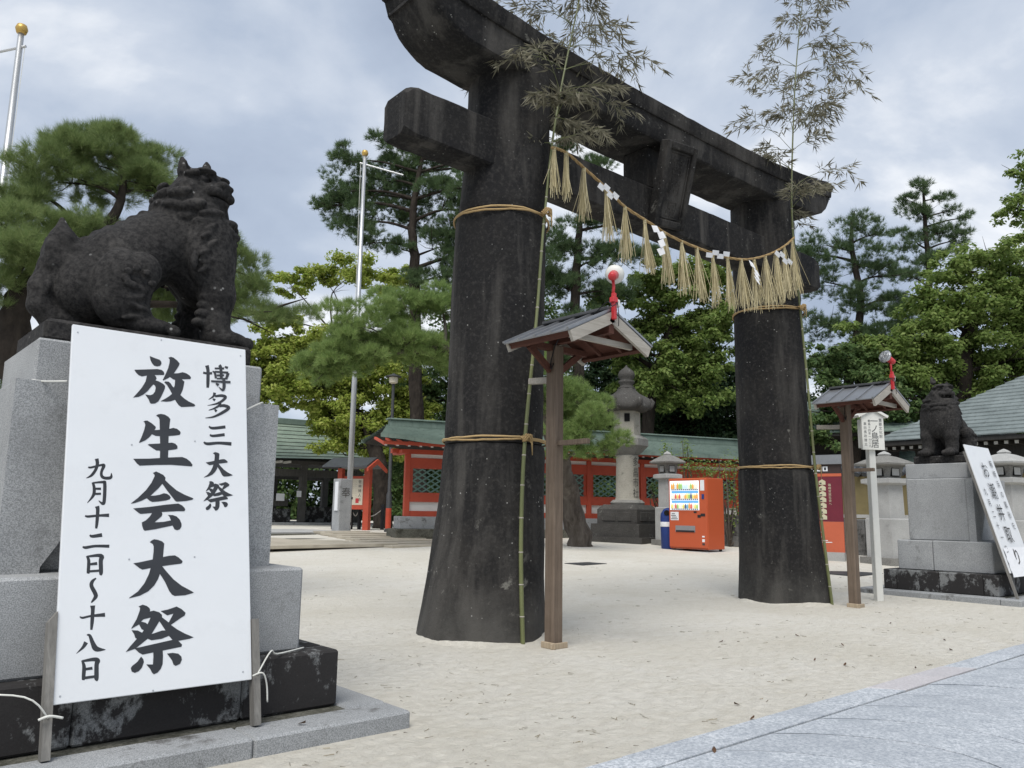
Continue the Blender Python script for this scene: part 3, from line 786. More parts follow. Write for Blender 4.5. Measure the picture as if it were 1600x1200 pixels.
def kasagi_upper(x):
    zb = 6.012 + sweep(x) - .0; zt = 6.235 + sweep(x) * 1.15
    e = min(x - KX0, KX1 - x); p = prow(x); n = .05 * max(0, 1 - e / .25) ** 2
    zb = max(zb, min(5.735 + sweep(x) * .55 + p, zt - .06))
    y0, y1 = 5.745 + n, 6.62 - n
    return [(y0 + .01, zb), ((y0 + y1) / 2, zb), (y1 - .01, zb), (y1, zb + .02), (y1 + .012, zt - .04), (y1 - .03, zt), (lerp(y0, y1, .6), zt + .075), (lerp(y0, y1, .4), zt + .075), (y0 + .03, zt), (y0 - .012, zt - .04), (y0, zb + .02)]
kxs = np.concatenate([KX0 + np.array([0, .01, .03, .06, .1, .16, .23, .31, .4, .5]), np.linspace(KX0 + .62, KX1 - .62, 40), KX1 - np.array([.5, .4, .31, .23, .16, .1, .06, .03, .01, 0])])
beam('lintel_underbeam', kxs, kasagi_lower, .005, 5)
beam('lintel', kxs + np.where(kxs < TXC, -.05, .05) * (np.abs(kxs - TXC) / 3.9) ** 4, lambda x: kasagi_upper(min(max(x, KX0), KX1)), .005, 6)
MB().box(7.42, 8.08, 5.99, 6.40, 5.197, 5.737, .02).build('centre_strut', MAT['torii'], torii)
# name plaque leaning forward between the beams
pb, pt = Vector((7.69, 5.885, 4.70)), Vector((7.60, 5.57, 5.67)); pw = .58
py_ = (pt - pb).normalized(); px_ = Vector((1, 0, 0)); px_ = (px_ - py_ * px_.dot(py_)).normalized(); pn = px_.cross(py_)
L = (pt - pb).length
T = Matrix(((px_.x, py_.x, pn.x, pb.x), (px_.y, py_.y, pn.y, pb.y), (px_.z, py_.z, pn.z, pb.z), (0, 0, 0, 1)))
pq = MB(T).box(-pw / 2 + .075, pw / 2 - .075, .085, L - .085, -.10, -.03).build('plaque', MAT['torii'], torii)
for a in ((-pw / 2, -pw / 2 + .08, 0, L), (pw / 2 - .08, pw / 2, 0, L), (-pw / 2 + .08, pw / 2 - .08, 0, .09), (-pw / 2 + .08, pw / 2 - .08, L - .09, L)):
    MB(T).box(*a, -.12, .012, .012).build('plaque_frame', MAT['torii'], pq)
for a in ((-pw / 2 + .1, -pw / 2 + .115, .11, L - .11), (pw / 2 - .115, pw / 2 - .1, .11, L - .11), (-pw / 2 + .1, pw / 2 - .1, .11, .125), (-pw / 2 + .1, pw / 2 - .1, L - .125, L - .11)):
    MB(T).box(*a, -.03, -.015).build('plaque_moulding', MAT['torii'], pq)
PLAQUE_T = T; PLAQUE_L = L; PLAQUE = pq
# ------------------------------------------------------------------ lettering
def stroke_poly(st, m=5):
    """brush stroke [(x,y,w)] -> outline polygon"""
    P = smooth_path([Vector(p) for p in st], m) if len(st) > 2 else [Vector(st[0]).lerp(Vector(st[1]), t) for t in (0, .33, .67, 1)]
    L, R = [], []
    for i, p in enumerate(P):
        d = P[min(i + 1, len(P) - 1)] - P[max(i - 1, 0)]; d.z = 0
        if d.length < 1e-6: continue
        d.normalize(); n = Vector((-d.y, d.x, 0)); w = max(p.z, 3) / 2
        L.append((p.x + n.x * w, p.y + n.y * w)); R.append((p.x - n.x * w, p.y - n.y * w))
    return L, R
def font_mesh(txt, size):
    c = bpy.data.curves.new('lettering', 'FONT'); c.body = txt; c.size = size; c.align_x = 'CENTER'; c.resolution_u = 2
    o = bpy.data.objects.new('tmp', c); COL.objects.link(o)
    dg = bpy.context.evaluated_depsgraph_get(); me = bpy.data.meshes.new_from_object(o.evaluated_get(dg))
    bpy.data.objects.remove(o, do_unlink=True); return me
def vtext(txts, T, size, pitch, mat, parent, name='lettering', thick=.0015, squash=1.0):
    """upright column of characters; T maps (x right, y up, z out of the face) to the world"""
    if size >= .2 and len(txts) > 1:
        for i, ch in enumerate(txts): vtext(ch, T @ Matrix.Translation((0, -i * pitch, 0)), size, pitch, mat, parent, name, thick, squash)
        return
    off = root_loc(parent); vs, fs = [], []
    for i, ch in enumerate(txts):
        if ch == ' ': continue
        me = font_mesh(ch, size)
        n = len(vs); vs += [T @ Vector((v.co.x * squash, v.co.y - i * pitch, thick)) - off for v in me.vertices]
        fs += [tuple(n + k for k in p.vertices) for p in me.polygons]
        bpy.data.meshes.remove(me)
    me = bpy.data.meshes.new(name); me.from_pydata(vs, [], fs); me.update()
    o = link_mesh(name, me, mat, parent)
    if len(txts) > 1: o['kind'] = 'stuff'
    return o
def frame(o, ax, ay):
    ax = Vector(ax).normalized(); ay = Vector(ay); ay = (ay - ax * ay.dot(ax)).normalized(); az = ax.cross(ay); o = Vector(o)
    return Matrix(((ax.x, ay.x, az.x, o.x), (ax.y, ay.y, az.y, o.y), (ax.z, ay.z, az.z, o.z), (0, 0, 0, 1)))
vtext('筥崎宮', PLAQUE_T @ Matrix.Translation((0, PLAQUE_L - .36, -.028)), .24, .255, MAT['torii'], PLAQUE, 'carved_lettering', .006)

# festival board, glyph outlines in photograph pixels carried onto the board by the board's own corners
SB0, SBW, SBH, LEAN = Vector((.927, 4.10, .316)), .91, 1.82, .205
sup = Vector((0, math.sin(LEAN), math.cos(LEAN))); srt = Vector((1, 0, 0)); sno = srt.cross(sup)
SBT = frame(SB0, srt, sup)
sign = thing('festival_board', 'tall white board with large black brush calligraphy, leaning on the pedestal', 'signboard', (SB0.x + SBW / 2, SB0.y, ZS))
sb_face = MB(SBT).box(0, SBW, 0, SBH, -.022, 0, .003).build('board', MAT['board_white'], sign)
def homography(src, dst):
    A = []
    for (x, y), (u, v) in zip(src, dst):
        A += [[x, y, 1, 0, 0, 0, -u * x, -u * y, -u], [0, 0, 0, x, y, 1, -v * x, -v * y, -v]]
    return np.linalg.svd(np.array(A, float))[2][-1].reshape(3, 3)
HM = homography([(112, 507), (382, 543), (392, 1062), (87, 1104)], [(0, SBH), (SBW, SBH), (SBW, 0), (0, 0)])
def hpt(x, y): q = HM @ np.array((x, y, 1.0)); return float(q[0] / q[2]), float(q[1] / q[2])
G_HO = [[(385,72),(480,110),(570,140),(600,175),(605,215),(580,255),(525,268),(470,255),(430,210),(400,150)],
 [(100,340),(300,330),(530,318),(610,335),(650,370),(660,410),(645,430),(475,432),(505,465),(515,500),(495,535),(560,555),(640,600),(675,640),(670,690),(640,760),(600,850),(550,935),(490,975),(420,982),(395,965),(370,900),(305,808),(400,820),(450,800),(485,750),(500,680),(490,635),(455,610),(420,650),(350,740),(270,810),(180,855),(80,868),(150,790),(240,680),(310,560),(335,445),(240,463),(180,440),(130,390)],
 [(735,98),(780,80),(830,95),(900,150),(945,205),(930,250),(880,330),(835,398),(930,390),(1000,370),(1070,390),(1130,430),(1160,470),(1145,500),(985,505),(1035,550),(1020,640),(1000,720),(960,805),(1030,870),(1120,930),(1220,975),(1240,1000),(1220,1020),(1100,1028),(980,1035),(930,1000),(890,945),(862,898),(780,930),(690,938),(590,930),(680,880),(750,835),(805,785),(760,700),(710,620),(660,570),(680,552),(740,555),(780,590),(810,640),(840,668),(855,620),(862,520),(820,505),(765,465),(720,495),(640,535),(632,520),(680,420),(730,300),(755,200),(760,130)]]
G_SEI = [[(510,125),(550,100),(600,93),(670,105),(740,145),(775,190),(765,260),(755,375),(830,355),(900,372),(955,415),(970,450),(950,485),(860,500),(745,510),(742,640),(810,635),(870,655),(910,700),(910,745),(880,760),(740,780),(735,918),(1000,905),(1080,935),(1150,990),(1192,1050),(1180,1080),(1050,1072),(800,1055),(500,1062),(210,1080),(160,1040),(90,952),(380,945),(585,930),(588,790),(520,788),(450,745),(358,680),(380,668),(588,655),(582,515),(500,510),(435,480),(380,545),(310,600),(205,648),(195,640),(240,540),(290,400),(310,310),(300,265),(275,243),(310,225),(350,225),(430,275),(500,335),(505,360),(480,402),(580,395),(575,200),(560,160)]]
G_E = [[(455,75),(515,45),(570,70),(650,110),(690,160),(682,205),(770,290),(900,400),(1050,480),(1190,535),(1212,550),(1190,570),(1080,595),(900,610),(870,590),(800,500),(720,400),(632,275),(560,365),(480,440),(412,508),(500,500),(580,485),(660,455),(720,465),(770,500),(790,535),(765,570),(700,590),(560,612),(450,622),(400,600),(345,552),(250,600),(130,645),(55,658),(60,645),(180,550),(330,400),(430,260),(490,130),(480,95)],
 [(95,748),(400,715),(700,670),(930,645),(1000,680),(1050,730),(1060,765),(1040,788),(900,790),(625,808),(635,850),(620,890),(490,1005),(650,995),(795,965),(770,900),(740,862),(830,865),(900,890),(960,950),(992,1030),(990,1080),(960,1130),(910,1148),(860,1130),(825,1060),(650,1100),(500,1135),(310,1165),(285,1140),(262,1070),(255,1010),(330,970),(400,900),(445,830),(235,850),(200,835)]]
G_DAI = [[(405,118),(440,85),(485,62),(560,75),(630,100),(672,140),(665,220),(650,395),(760,370),(870,360),(940,400),(1012,465),(1005,500),(980,515),(800,540),(635,565),(720,670),(850,815),(1000,930),(1150,1010),(1222,1050),(1200,1065),(1060,1105),(870,1120),(820,1095),(770,1030),(690,860),(595,710),(560,810),(490,930),(380,1040),(230,1120),(30,1172),(40,1155),(190,1045),(310,890),(390,720),(425,602),(270,635),(215,605),(105,518),(230,495),(460,442),(475,300),(478,200),(460,150)]]
G_SAI = [[(230,55),(295,25),(360,45),(405,80),(415,110),(408,135),(470,120),(560,145),(605,185),(605,225),(715,310),(790,165),(690,195),(585,125),(700,100),(840,50),(920,90),(985,150),(970,195),(900,240),(750,348),(850,420),(970,485),(1115,545),(1050,570),(870,605),(930,665),(920,700),(780,730),(620,765),(625,850),(620,980),(590,1060),(540,1120),(480,1148),(450,1120),(420,1060),(360,990),(465,990),(472,870),(470,795),(300,832),(240,800),(175,740),(30,792),(100,700),(205,578),(180,560),(160,500),(120,440),(220,445),(290,480),(315,438),(280,420),(240,345),(120,415),(115,410),(200,260),(250,120),(255,75)],
 [(275,865),(310,905),(320,950),(290,1040),(240,1100),(175,1128),(125,1105),(112,1050),(135,1015),(215,950)], [(690,812),(780,800),(870,812),(920,860),(928,910),(900,975),(830,1010),(795,990),(770,920)]]
H_SAI = [[(425,232),(375,342),(340,315),(270,300),(310,262)], [(565,290),(665,440),(610,440),(440,500)], [(380,575),(440,600),(600,575),(720,525),(775,590),(480,660),(195,728)]]
def glyph(parts, ox, oy, sx, sy=None, holes=(), name='lettering'):
    sy = sy or sx; m = MB(SBT)
    tr = lambda l: [hpt(ox + p[0] * sx, oy + p[1] * sy) for p in l]
    for i, l in enumerate(parts):
        m.prism(tr(l), (0, 0, .0004), (1, 0, 0), (0, 1, 0), (0, 0, .0012), [tr(h) for h in holes] if i == 0 else ())
    normals_out(m.build(name, MAT['ink'], sb_face))
def brush(strokes, ox, oy, s):
    m = MB(SBT)
    for k, st in enumerate(strokes):
        Lh_, Rh_ = stroke_poly(st); z = .0006 + .00025 * k
        a = [hpt(ox + p[0] * s, oy + p[1] * s) for p in Lh_]; b = [hpt(ox + p[0] * s, oy + p[1] * s) for p in Rh_]
        n = len(a); m.add([(*p, z) for p in a] + [(*p, z) for p in b], [(i, i + 1, n + i + 1, n + i) for i in range(n - 1)])
    m.build('lettering', MAT['ink'], sb_face)
u = 1 / 12
glyph(G_HO, 200, 550, u); glyph(G_SEI, 200, 640, u); glyph(G_E, 200, 735, u); glyph(G_DAI, 200, 840, u); glyph(G_SAI, 195, 945, 110 / 1148, holes=H_SAI)
s1 = 70 / 600
brush([[(140,80,50),(155,150,45),(155,300,45),(152,385,35)],[(90,180,30),(150,190,32),(210,185,35)],[(245,120,25),(370,118,30)],[(305,75,40),(325,110,40),(335,260,40)],[(380,95,25),(420,110,35)],[(215,160,15),(245,180,30),(260,255,30)],[(245,165,25),(425,175,30)],[(425,180,40),(395,265,35)],[(270,215,25),(370,212,25)],[(270,258,20),(395,258,20)],[(195,295,25),(300,300,28),(455,305,32)],[(365,270,40),(368,370,42),(350,415,30),(300,375,8)],[(260,325,20),(295,350,40)]], 305, 560, s1)
brush([[(245,450,40),(230,500,30),(165,545,8)],[(250,500,30),(340,490,40),(390,515,40),(300,590,30),(150,628,6)],[(220,535,20),(250,555,38)],[(285,585,30),(320,610,35),(250,660,25),(165,692,8)],[(310,635,30),(370,625,40),(435,655,40),(350,720,40),(230,780,25),(120,797,6)],[(245,680,20),(270,705,38)]], 305, 560, s1)
brush([[(170,910,20),(220,935,38),(390,915,42)],[(185,1020,20),(220,1040,35),(380,1020,42)],[(100,1125,20),(150,1148,40),(300,1135,38),(470,1145,48)]], 305, 560, s1)
k7 = 70 / 764
sx_, sy_ = 490 / 1197 * k7, 440 / 1110 * k7; glyph(G_DAI, 305 + (130 - 25 * 490 / 1197) * k7, 695 + (130 - 62 * 440 / 1110) * k7, sx_, sy_)
sx_, sy_ = 500 / 1085 * k7, 510 / 1123 * k7; glyph(G_SAI, 305 + (125 - 30 * 500 / 1085) * k7, 695 + (630 - 25 * 510 / 1123) * k7, sx_, sy_, H_SAI)
brush([[(265,85,50),(275,150,45),(255,230,40),(200,310,35),(130,350,8)],[(155,200,20),(190,205,28),(330,170,30),(360,180,45),(330,260,35),(335,320,40),(380,345,40),(455,335,40),(460,275,8)]], 120, 710, s1)
brush([[(215,405,30),(235,480,40),(225,580,40),(145,685,6)],[(215,412,20),(350,400,35),(375,420,45),(370,640,45),(350,690,40),(295,650,8)],[(255,490,28),(325,490,32)],[(245,560,28),(325,557,30)]], 120, 710, s1)
brush([[(275,725,60),(285,780,48),(275,950,42),(265,1025,30)],[(118,855,20),(160,865,32),(300,850,32),(435,845,48)]], 120, 710, s1)
brush([[(185,1110,20),(215,1130,40),(345,1110,52)]], 120, 710, s1)
brush([[(205,180,20),(250,195,45),(400,170,42),(615,170,50)]], 110, 840, .1)
brush([[(270,325,30),(300,400,50),(295,560,50),(290,600,40)],[(280,335,30),(440,315,50),(500,335,70),(485,400,65),(490,580,60),(475,620,30)],[(320,455,35),(430,440,48)],[(310,565,35),(480,550,35)]], 110, 840, .1)
brush([[(415,670,20),(360,720,50),(345,790,60),(400,900,65),(410,960,60),(345,1050,20)]], 110, 840, .1)
s2 = 80 / 711
brush([[(325,85,70),(328,150,52),(320,300,50),(310,420,30)],[(152,238,15),(190,255,30),(300,230,30),(495,210,55)]], 110, 940, s2)
brush([[(240,590,60),(200,660,40),(110,748,5)],[(250,490,15),(290,500,40),(330,600,60),(380,680,75),(505,690,8)]], 110, 940, s2)
brush([[(185,840,20),(215,920,50),(210,1060,50),(205,1110,35)],[(195,850,30),(340,825,50),(400,840,65),(385,900,60),(385,1080,60),(375,1115,30)],[(235,960,35),(330,945,40)],[(220,1080,38),(390,1055,35)]], 110, 940, s2)
for x, y in ((205, 697), (303, 690), (202, 877), (303, 872), (120, 520), (374, 553), (378, 1050), (98, 1090), (240, 1080), (250, 530)):
    q = hpt(x, y); MB(SBT).lathe([(.0045, 0), (.004, .002), (.001, .0024)], 8, (q[0], q[1], .0)).build('screw', MAT['steel'], sb_face)
for sx0, ztop in ((-.036, .40), (SBW + .004, .30)):                 # wooden legs beside the board
    poly = [(sx0, -.222), (sx0 + .036, -.222), (sx0 + .036, ztop), (sx0 + (.036 if sx0 < 0 else .0), ztop), (sx0 + (.0 if sx0 < 0 else .0), ztop - .045)]
    normals_out(MB(SBT).prism(poly, (0, 0, -.045), (1, 0, 0), (0, 1, 0), (0, 0, .055)).build('leg', MAT['wood_grey'], sign))
for x in (.25, .66): MB(SBT).box(x, x + .04, .05, SBH - .05, -.05, -.0225).build('batten', MAT['wood_grey'], sign)
def cord(pts, r, mat, label, sag=0.0, group='white cords tying the board'):
    P = smooth_path(pts, 5); loc = tuple(P[0]); m = MB().tube(P, r, 6)
    q = P[-1]
    tag(m.build('tie_cord', mat, loc=loc, smooth=True), label, 'cord', group)
def sp(x, y, z=.0): return SBT @ Vector((x, y, z))
foot_l, foot_r = sp(-.018, -.05, .014), sp(SBW + .022, .02, .014)
cord([foot_l, foot_l + Vector((-.10, .0, .10)), Vector((.55, 4.205, .40)), Vector((.2, 4.20, .52))], .0042, MAT['rope_white'], 'white cord from the left leg of the tall white board')
cord([foot_r, foot_r + Vector((.09, .05, .10)), Vector((2.02, 4.21, .41)), Vector((2.22, 4.30, .412))], .0042, MAT['rope_white'], 'white cord from the right leg of the tall white board to the step')
cord([foot_r + Vector((-.03, -.012, .0)), foot_r + Vector((.02, -.02, .01)), foot_r + Vector((.05, -.01, -.05)), foot_r + Vector((.06, -.01, -.14))], .0042, MAT['rope_white'], 'loose hanging cord end at the right leg of the tall white board')
cord([foot_l + Vector((-.04, -.012, 0)), foot_l + Vector((.0, -.022, .012)), foot_l + Vector((.055, -.012, -.005))], .006, MAT['rope_white'], 'white cord knot around the left leg of the tall white board')
cord([sp(-.005, 1.52, -.03), Vector((.84, 4.545, 1.80)), Vector((.80, 4.62, 1.812))], .005, MAT['rope_white'], 'thin white cord from the board edge to the top left of the pedestal')
cord([sp(SBW + .005, 1.46, -.03), Vector((1.98, 4.53, 1.805)), Vector((2.04, 4.66, 1.812))], .005, MAT['rope_white'], 'thin white cord from the board edge to the top right of the pedestal')

# ------------------------------------------------------------------ banner board on the right pedestal
B0 = Vector((12.86, 3.93, ZS)); B1 = Vector((12.93, 4.50, 2.28)); bw = .98
bup = (B1 - B0).normalized(); BT = frame(B0, (1, 0, 0), bup); BLn = (B1 - B0).length
ban = thing('banner_board', 'white plastic-wrapped board with handwritten black characters leaning on the far pedestal', 'signboard', B0)
bf = MB(BT).box(0, bw, .36, BLn, -.02, 0, .003).build('board', MAT['board_white'], ban)
R_ = np.random.default_rng(4); gridp = []
for j in range(14):
    yy = .30 + .42 * j / 13
    gridp.append([BT @ Vector((.02 + (bw - .03) * i / 15, yy, .006 + .010 * abs(math.sin(i * 1.7 + j * .8 + R_.uniform(-.5, .5))))) for i in range(16)])
MB().sheet(gridp).build('plastic_wrap', MAT['paper'], bf, True)
for x in (0.0, bw - .03): MB(BT).box(x, x + .03, 0, BLn - .1, -.055, -.0205).build('leg', MAT['wood_grey'], ban)
for yy in (.5, 1.4): MB(BT).box(.03, bw - .03, yy, yy + .04, -.05, -.0205).build('batten', MAT['wood_grey'], ban)
vtext('お潮井取り', BT @ Matrix.Translation((.44, 1.78, 0)), .27, .325, MAT['ink'], bf, thick=.019)
vtext('九月二十一日', BT @ Matrix.Translation((.14, 1.50, 0)), .12, .17, MAT['ink_soft'], bf, thick=.012)
vtext('箱崎浜の真砂を', BT @ Matrix.Translation((.80, 1.95, 0)), .12, .16, MAT['ink_soft'], bf, thick=.012)

# ------------------------------------------------------------------ straw ropes tied round the pillars
def pillar_rope(side, z, lab, tilt=0.0, turns=2):
    R = np.random.default_rng(int(z * 100) + side); r0 = interp(PROF + PROF2 + PROF3, z); cx = pil_c(side, z)
    loc = (cx, TYC - r0, z); m = MB()
    for t_ in range(turns):
        pts = []
        for k in range(49):
            a = 2 * math.pi * k / 48
            rr = r0 * (1 + .018 * math.cos(4 * a)) + .026
            pts.append((cx + rr * math.cos(a), TYC + rr * math.sin(a), z + tilt * math.cos(a) + (t_ - .5) * .022 + .008 * math.sin(3 * a + t_ * 2) + .004 * R.uniform(-1, 1)))
        m.tube(pts, .0105, 6, False)
    # knot at the bamboo
    kp_ = onY(*{(-1, 1): (821, 690), (-1, 4): (852, 333), (1, 1): (1275, 735), (1, 4): (1252, 490)}[(side, int(z))], 5.66); kx, ky = kp_.x, kp_.y - .02; a = math.pi / 2
    m.tube([(kx + .035 * math.cos(b), kp_.y + .035 * math.sin(b), z + .02 * math.sin(b)) for b in np.linspace(0, 6.28, 14)], .010, 6)
    for dx_ in (-.012, .012): m.tube([(kx, kp_.y + .03, z + dx_), (kx + (.1 if side < 0 else -.1), kp_.y + .10, z + dx_), (kx + (.2 if side < 0 else -.22), TYC - r0 * .75, z)], .009, 6)
    for j in range(3):
        pts = [(kx + .05 * math.cos(b + j), ky + .035 * math.sin(b + j) - .012, z + tilt * math.cos(a) + .035 * math.sin(2 * b + j)) for b in np.linspace(0, 6.0, 12)]
        m.tube(pts, .009, 6)
    m.tube([(kx, ky - .03, z), (kx + .03, ky - .04, z - .05), (kx + .045, ky - .03, z - .16)], [.009, .009, .004], 6)
    tag(m.build('straw_rope', MAT['rope_straw'], loc=loc, smooth=True), lab, 'rope', 'straw ropes round the gate pillars')
pillar_rope(-1, 1.885, 'straw rope round the lower part of the gate pillar beside the festival board')
pillar_rope(-1, 4.21, 'straw rope round the upper part of the gate pillar beside the festival board')
pillar_rope(1, 1.87, 'straw rope round the lower part of the gate pillar beside the white signpost')
pillar_rope(1, 4.14, 'straw rope round the upper part of the gate pillar beside the white signpost')

# ------------------------------------------------------------------ leafy bamboo poles tied in front of the pillars
def bamboo(pts, lab, seed, z_lo, z_hi, n_br, reach):
    R = np.random.default_rng(seed); P = [Vector(p) for p in pts]; loc = tuple(P[0]); t = thing('bamboo_pole', lab, 'bamboo', loc, 'bamboo poles on the gate')
    path_ = smooth_path(P, 10); m = MB(); zt = path_[-1].z
    rad_ = lambda z: max(.004, .018 * (1 - (z / zt)) ** .8 + .0035)
    m.tube(path_, [rad_(p.z) for p in path_], 10)
    o = m.build('culm', MAT['bamboo'], t, True)
    def at(z):
        for a, b in zip(path_, path_[1:]):
            if a.z <= z <= b.z: return a.lerp(b, (z - a.z) / max(1e-6, b.z - a.z))
        return path_[-1]
    nd = MB(); z = .25; nodes = []
    while z < zt - .1:
        p = at(z); r = rad_(z); nd.tube([p + Vector((0, 0, -.006)), p, p + Vector((0, 0, .006))], [r * 1.02, r * 1.16, r * 1.02], 10); nodes.append(z); z += .30 + .02 * R.uniform(-1, 1)
    nd.build('nodes', MAT['wood_pale'], o, True)['kind'] = 'stuff'
    br = MB(); LV, LF = [], []
    def leaf(p, d, L, w):
        d = d.normalized(); s = d.cross(Vector((R.uniform(-1, 1), R.uniform(-1, 1), R.uniform(-.3, 1)))).normalized(); n = len(LV)
        nrm = d.cross(s) * (.12 * L)
        LV.extend([p, p + d * L * .35 + s * w / 2 + nrm * .3, p + d * L - nrm, p + d * L * .35 - s * w / 2 + nrm * .3]); LF.append((n, n + 1, n + 2, n + 3))
    def spray(a, d, L, r, depth):
        # drooping branch with side twigs and hanging leaves
        p = Vector(a); pts_ = [p.copy()]; d = Vector(d).normalized(); k = 6 if depth == 0 else 4
        for i in range(k):
            d = (d + Vector((R.uniform(-.16, .16), R.uniform(-.16, .16), -.10 + R.uniform(-.08, .06)))).normalized(); p = p + d * (L / k); pts_.append(p.copy())
            if depth == 0 and i > 0:
                for sgn in (-1, 1):
                    if R.random() < .72:
                        sd = d.cross(Vector((0, 0, 1))) * sgn; sd = (sd + d * .9 + Vector((0, 0, R.uniform(-.3, .5)))).normalized()
                        spray(p, sd, L * R.uniform(.22, .42), r * .55, 1)
            if depth == 1 or i > 2:
                for _ in range(3 if depth == 1 else 2):
                    ld = (d * .8 + Vector((R.uniform(-.9, .9), R.uniform(-.9, .9), R.uniform(-1.1, .25)))).normalized()
                    leaf(p + Vector((R.uniform(-.02, .02), R.uniform(-.02, .02), R.uniform(-.02, .02))), ld, R.uniform(.10, .18), R.uniform(.014, .021))
        for _ in range(4): leaf(p, (d + Vector((R.uniform(-.6, .6), R.uniform(-.6, .6), R.uniform(-.7, .2)))), R.uniform(.12, .19), .02)
        br.tube(pts_, [r * (1 - .75 * i / k) for i in range(k + 1)], 4)
    for z in nodes:
        if not (z_lo <= z): continue
        for q in range(n_br):
            a0 = R.uniform(0, 6.28); up = R.uniform(.25, 1.0); ext = reach(z) * R.uniform(.55, 1.1)
            spray(at(z), (math.cos(a0), math.sin(a0) * .9 - .12, up), ext, .0055, 0)
    br.build('branches', MAT['bamboo'], t)
    lo = np_obj('leaves', [tuple(v) for v in LV], LF, MAT['bamboo_leaf'], t); lo['kind'] = 'stuff'
    return t
bl = [onY(817, 1013, 5.565), onY(814, 850, 5.60), onY(820, 690, 5.64), onY(838, 500, 5.66), onY(851, 335, 5.68), onY(870, 175, 5.69), onY(905, 0, 5.68)]
bl += [bl[-1] + (bl[-1] - bl[-2]) * .55 + Vector((.02, 0, 0)), bl[-1] + (bl[-1] - bl[-2]) * 1.2 + Vector((.12, 0, -.05))]
bamboo(bl, 'green bamboo pole with dry leaves tied to the gate pillar beside the festival board', 3, 5.0, 9, 3, lambda z: .95 if z > 5.6 else .5)
brp = [onY(1301, 951, 5.55), onY(1288, 850, 5.60), onY(1274, 735, 5.64), onY(1262, 600, 5.66), onY(1251, 490, 5.68), onY(1240, 380, 5.69), onY(1237, 285, 5.69), onY(1243, 120, 5.69), onY(1254, 0, 5.68)]
brp += [brp[-1] + (brp[-1] - brp[-2]) * .7]
bamboo(brp, 'green bamboo pole with dry leaves tied to the gate pillar beside the white signpost', 8, 5.35, 9.5, 3, lambda z: .85)

# ------------------------------------------------------------------ sacred rope with straw tassels and paper streamers
RY = 5.62
rp = [onY(x, y, RY) for x, y in ((862, 231), (872, 233), (888, 241), (912, 262), (945, 292), (975, 322), (1010, 345), (1050, 370), (1100, 391), (1140, 403), (1170, 405), (1200, 398), (1225, 385), (1241, 371))]
shime = thing('sacred_rope', 'thin straw rope with tassels and white paper strung between the bamboo poles', 'rope', tuple(rp[0]))
rpp = smooth_path(rp, 8); m = MB()
for ph in (0, 2.09, 4.19):
    pts = []
    for i, p in enumerate(rpp):
        a = ph + i * .85; pts.append(p + Vector((0, math.cos(a), math.sin(a))) * .009)
    m.tube(pts, .009, 5)
m.build('rope', MAT['rope_straw'], shime, True)
def tassel(p, lean, L, n, seed, parent, spread=.10):
    R = np.random.default_rng(seed); m = MB(); p = Vector(p)
    for k in range(n):
        d = Vector((lean + R.normal() * spread * .8, R.normal() * spread * .8, -1)).normalized(); l = L * R.uniform(.82, 1.06)
        q = p + Vector((R.normal() * .007, R.normal() * .007, 0))
        mid = q + d * l * .5 + Vector((R.normal() * .006, R.normal() * .006, 0)); e = q + d * l + Vector((R.normal() * .014, R.normal() * .014, -.0))
        m.tube([q + Vector((0, 0, .02)), mid, e], [.0036, .0042, .0028], 3)
    # binding
    m.tube([p + Vector((.016 * math.cos(a), .016 * math.sin(a), -.035 + .003 * a)) for a in np.linspace(0, 12.5, 20)], .004, 4)
    m.build('tassel', MAT['straw'], parent)
tx = [(866, 231), (884, 238), (912, 263), (946, 293), (976, 324), (1007, 344), (1037, 363), (1065, 377), (1089, 388), (1113, 396), (1136, 402), (1158, 405), (1178, 404), (1196, 400), (1212, 393), (1225, 386), (1237, 376)]
for i, (x, y) in enumerate(tx):
    p = onY(x, y, RY); p.z -= .012
    tassel(p, .0 if i < 3 else .10 + .06 * random.random(), (.50 if i < 2 else .55) + .012 * i, 40, 40 + i, shime, .10 if i > 1 else .08)
def streamer(x, y, kind, parent, seed):
    R = np.random.default_rng(seed); p = onY(x, y, RY - .03); m = MB(); w = .075; u_ = Vector((.75, -.25, -.45 if kind else .05)).normalized(); v_ = Vector((.3, -.2, -1)).normalized()
    q = p.copy(); s = 1
    for k in range(4):
        a = q; b = q + u_ * w * s; c = b + v_ * .085 + Vector((0, -.01, 0)); d = a + v_ * .085
        th = Vector((0, .002, 0))
        m.add([a, b, c, d, a + th, b + th, c + th, d + th], [(0, 1, 2, 3), (7, 6, 5, 4), (0, 4, 5, 1), (2, 6, 7, 3), (1, 5, 6, 2), (0, 3, 7, 4)])
        q = d + u_ * w * .55 * s + Vector((0, -.003, 0)); u_ = (u_ + Vector((R.uniform(-.3, .3), R.uniform(-.2, .2), R.uniform(-.3, .3)))).normalized()
        if k % 2: s = -s
    m.build('paper_streamer', MAT['paper'], parent)
def streamer_lie(x, y, dx, dy, parent):
    a = onY(x, y, RY - .03); b = onY(x + dx, y + dy, RY - .05); m = MB(); n = 4
    up = Vector((0, -.3, 1)).normalized() * .045
    for k in range(n):
        p = a.lerp(b, k / n); q = a.lerp(b, (k + 1.15) / n); o_ = up * (.5 if k % 2 else -.35)
        m.bar(p + o_, q + o_, .003, .06, up=up)
    m.build('paper_streamer', MAT['paper'], parent)
streamer_lie(936, 286, 28, 26, shime); streamer_lie(1104, 396, 34, 4, shime); streamer_lie(1212, 392, 24, 22, shime)
streamer(1018, 352, 0, shime, 2); streamer(1170, 406, 1, shime, 5)

